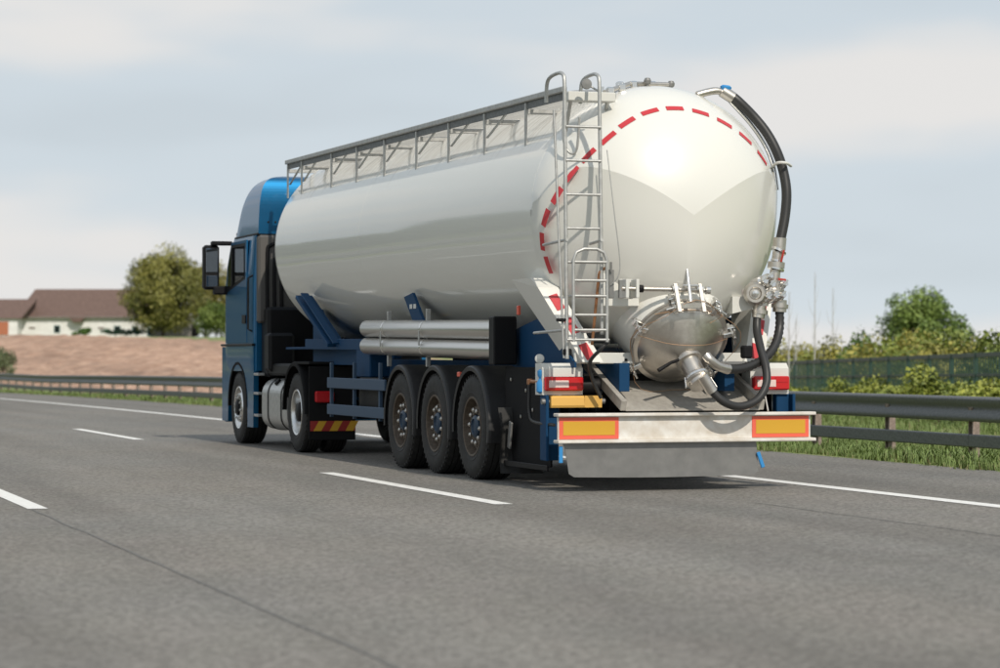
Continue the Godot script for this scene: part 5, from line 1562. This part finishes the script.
	var dir := (f1 - f0).normalized()
	var bs := Basis(dir, Vector3.UP, dir.cross(Vector3.UP).normalized())
	var fh := 1.9
	var pk := Mb.new().box(Vector3(0, fh / 2.0, 0), Vector3(0.05, fh, 0.03), 0.0).mesh()
	var pp := Mb.new().box(Vector3(0, fh / 2.0, 0), Vector3(0.07, fh + 0.05, 0.07), 0.006).mesh()
	for i in nf + 1:
		var q := (f1 - f0) * (float(i) / nf)
		if i % 10 == 0: inst(fn, "post", pp, M.fence, q, bs)
		else: inst(fn, "picket", pk, M.fence, q, bs)
	for y in [0.3, 1.35, fh - 0.04]:
		part(fn, "rail", Mb.new().bar(Vector3(0, y, 0.0), f1 - f0 + Vector3(0, y, 0), 0.07 if y < 1.5 else 0.11, 0.03), M.fence)
	var y_g0 := Color(0.11, 0.15, 0.02)
	var y_g1 := Color(0.36, 0.38, 0.07)
	var gg := "thicket behind the green fence"
	var hed := [[800, 104, 5.6, 2.35, 0], [838, 100, 4.6, 2.0, 1], [868, 96, 3.6, 2.5, 2], [905, 92, 5.2, 2.25, 1], [948, 86, 4.8, 2.35, 0], [985, 78, 4.4, 2.1, 1], [1022, 72, 3.6, 2.1, 0], [772, 112, 4.2, 2.3, 1]]
	var names := ["olive bush behind the bare saplings and the green fence", "yellowish bush between the bare saplings and the rounded dark bush", "rounded dark green bush standing up beside the round tree",
		"yellowish bush below the round tree, next to the rounded dark bush", "olive bush before the trunk of the round tree, behind the fence", "yellowish bush past the round tree behind the fence",
		"olive bush at the end of the thicket, furthest from the tanker", "yellowish bush behind the hanging hoses of the tanker"]
	var i := 0
	for q in hed:
		var pal := [[Color(0.09, 0.13, 0.02), Color(0.26, 0.30, 0.06)], [Color(0.15, 0.15, 0.025), Color(0.40, 0.36, 0.08)], [Color(0.06, 0.115, 0.02), Color(0.18, 0.26, 0.055)]][q[4]] as Array
		bush(names[i], ground_at(q[0], q[1]), Vector3(q[2], q[3] + 0.35, 2.6), 5200, 0.12, pal[0], pal[1], 420 + i * 7, gg)
		i += 1
	var br := [[812, 84, 3.6, 0.95], [850, 78, 3.4, 1.1], [885, 73, 3.2, 1.0], [918, 69, 3.2, 1.25], [952, 65, 3.0, 1.45], [985, 61, 2.8, 1.1], [1015, 58, 2.6, 1.1], [785, 90, 3.2, 1.0]]
	for q in br:
		bush("bramble sprawling at the foot of the green fence", ground_at(q[0], q[1] - 3.0), Vector3(q[2], q[3] * 0.95, 1.4), 3600, 0.10, y_g0, y_g1, 520 + i * 7, "brambles at the foot of the green fence")
		i += 1
	var tp := ground_at(922, 150.0)
	tree("round_tree", "round green tree rising above the thicket by the fence", tp, 5.9, 5.3, 0.6, 20, 16000, 0.17, Color(0.07, 0.125, 0.022), Color(0.22, 0.30, 0.07), 601)
	# slim bare saplings
	for q in [[788, 88, 292], [795, 92, 318], [814, 96, 272], [832, 100, 288]]:
		var b := ground_at(q[0], q[1])
		var top := at(q[0] + 1.0, q[2], q[1])
		var sp := thing("bare_sapling", "slim pale leafless sapling standing before the thicket", "sapling", b, 0.0, "bare saplings before the thicket")
		var hh: float = top.y - b.y
		part(sp, "stem", Mb.new().tube([Vector3(0, -0.2, 0), Vector3(0.03, hh * 0.5, 0.02), Vector3(0.04, hh, 0)], [0.035, 0.025, 0.008], 6), M.pole)
		for j in 7:
			var y := hh * (0.3 + 0.09 * j)
			var a := j * 2.4
			part(sp, "twig", Mb.new().tube([Vector3(0.03, y, 0), Vector3(0.03 + cos(a) * 0.18, y + 0.3, sin(a) * 0.18), Vector3(0.03 + cos(a) * 0.26, y + 0.7, sin(a) * 0.26)], [0.010, 0.007, 0.003], 5), M.pole)
	# ---------------- woodland on the far side of the motorway; the tank mirrors it
	var proto: Node3D = null
	var r := RandomNumberGenerator.new()
	r.seed = 900
	for j in 22:
		var s := 52.0 + j * 11.5 + r.randf() * 4.0
		var v := -27.0 - r.randf() * 5.0
		var w := Vector3(v + rx(s), gy(s, v), -s)
		if proto == null:
			proto = tree("roadside_tree", "tall green roadside tree across the opposite carriageway", w, 12.0, 11.0, 1.2, 16, 5200, 0.42, Color(0.035, 0.06, 0.014), Color(0.11, 0.14, 0.035), 700, "trees across the opposite carriageway")
		else:
			var c := proto.duplicate()
			c.name = fits(self, "roadside_tree")
			add_child(c, true)
			c.position = w
			c.rotation.y = r.randf() * TAU
			var sc := r.randf_range(0.8, 1.2)
			c.scale = Vector3(sc, sc * r.randf_range(0.9, 1.1), sc)

func _ready() -> void:
	# ---------------- camera
	var cam := Camera3D.new()
	cam.name = "camera"
	add_child(cam)
	cam.position = EYE
	cam.rotation = Vector3(PITCH, -YAW, 0)
	cam.near = 0.5
	cam.far = 6000.0
	var lens := CameraAttributesPhysical.new()
	lens.frustum_focal_length = 12.0 / (334.0 / FPX)
	lens.frustum_focus_distance = 25.5
	lens.exposure_aperture = 2.3
	lens.frustum_near = 0.5
	lens.frustum_far = 6000.0
	cam.attributes = lens
	cam.fov = rad_to_deg(2.0 * atan(334.0 / FPX))
	# ---------------- sky and sun
	var env := Environment.new()
	env.background_mode = Environment.BG_SKY
	env.tonemap_mode = Environment.TONE_MAPPER_LINEAR
	env.tonemap_exposure = 1.0
	env.sdfgi_enabled = true
	env.ssao_enabled = true
	env.ssil_enabled = true
	var sk := Sky.new()
	var pm := PanoramaSkyMaterial.new()
	pm.panorama = make_sky()
	sk.sky_material = pm
	env.sky = sk
	var we := WorldEnvironment.new()
	we.name = "world"
	we.environment = env
	add_child(we)
	var sun := DirectionalLight3D.new()
	sun.name = "sun"
	add_child(sun)
	var el := deg_to_rad(41.0)
	var az := deg_to_rad(3.0)
	var to := Vector3(sin(az) * cos(el), sin(el), cos(az) * cos(el))
	sun.look_at_from_position(to * 50.0, Vector3.ZERO, Vector3.UP)
	sun.light_energy = 1.02
	sun.light_color = Color(1.0, 0.965, 0.91)
	sun.light_angular_distance = 0.7
	sun.shadow_enabled = true
	# ---------------- place, then things
	materials()
	M.side_glass = M.glass
	M.intake = mat(lin(0.085, 0.08, 0.075), 0.6)
	M.pipe = mat(lin(0.62, 0.60, 0.57), 0.3, 1.0)
	make_ground()
	make_road()
	make_rail(16.2, 20.0, 164.0, -0.18, 0.70, -1.0, "grey steel guard rail with a lower tube along the right verge", 2.4)
	make_rail(-3.5, 4.0, 148.0, -0.05, 0.72, 1.0, "steel guard rail on the central reserve between the carriageways", 4.0)
	make_trailer()
	make_tractor()
	make_far()
	make_grass()
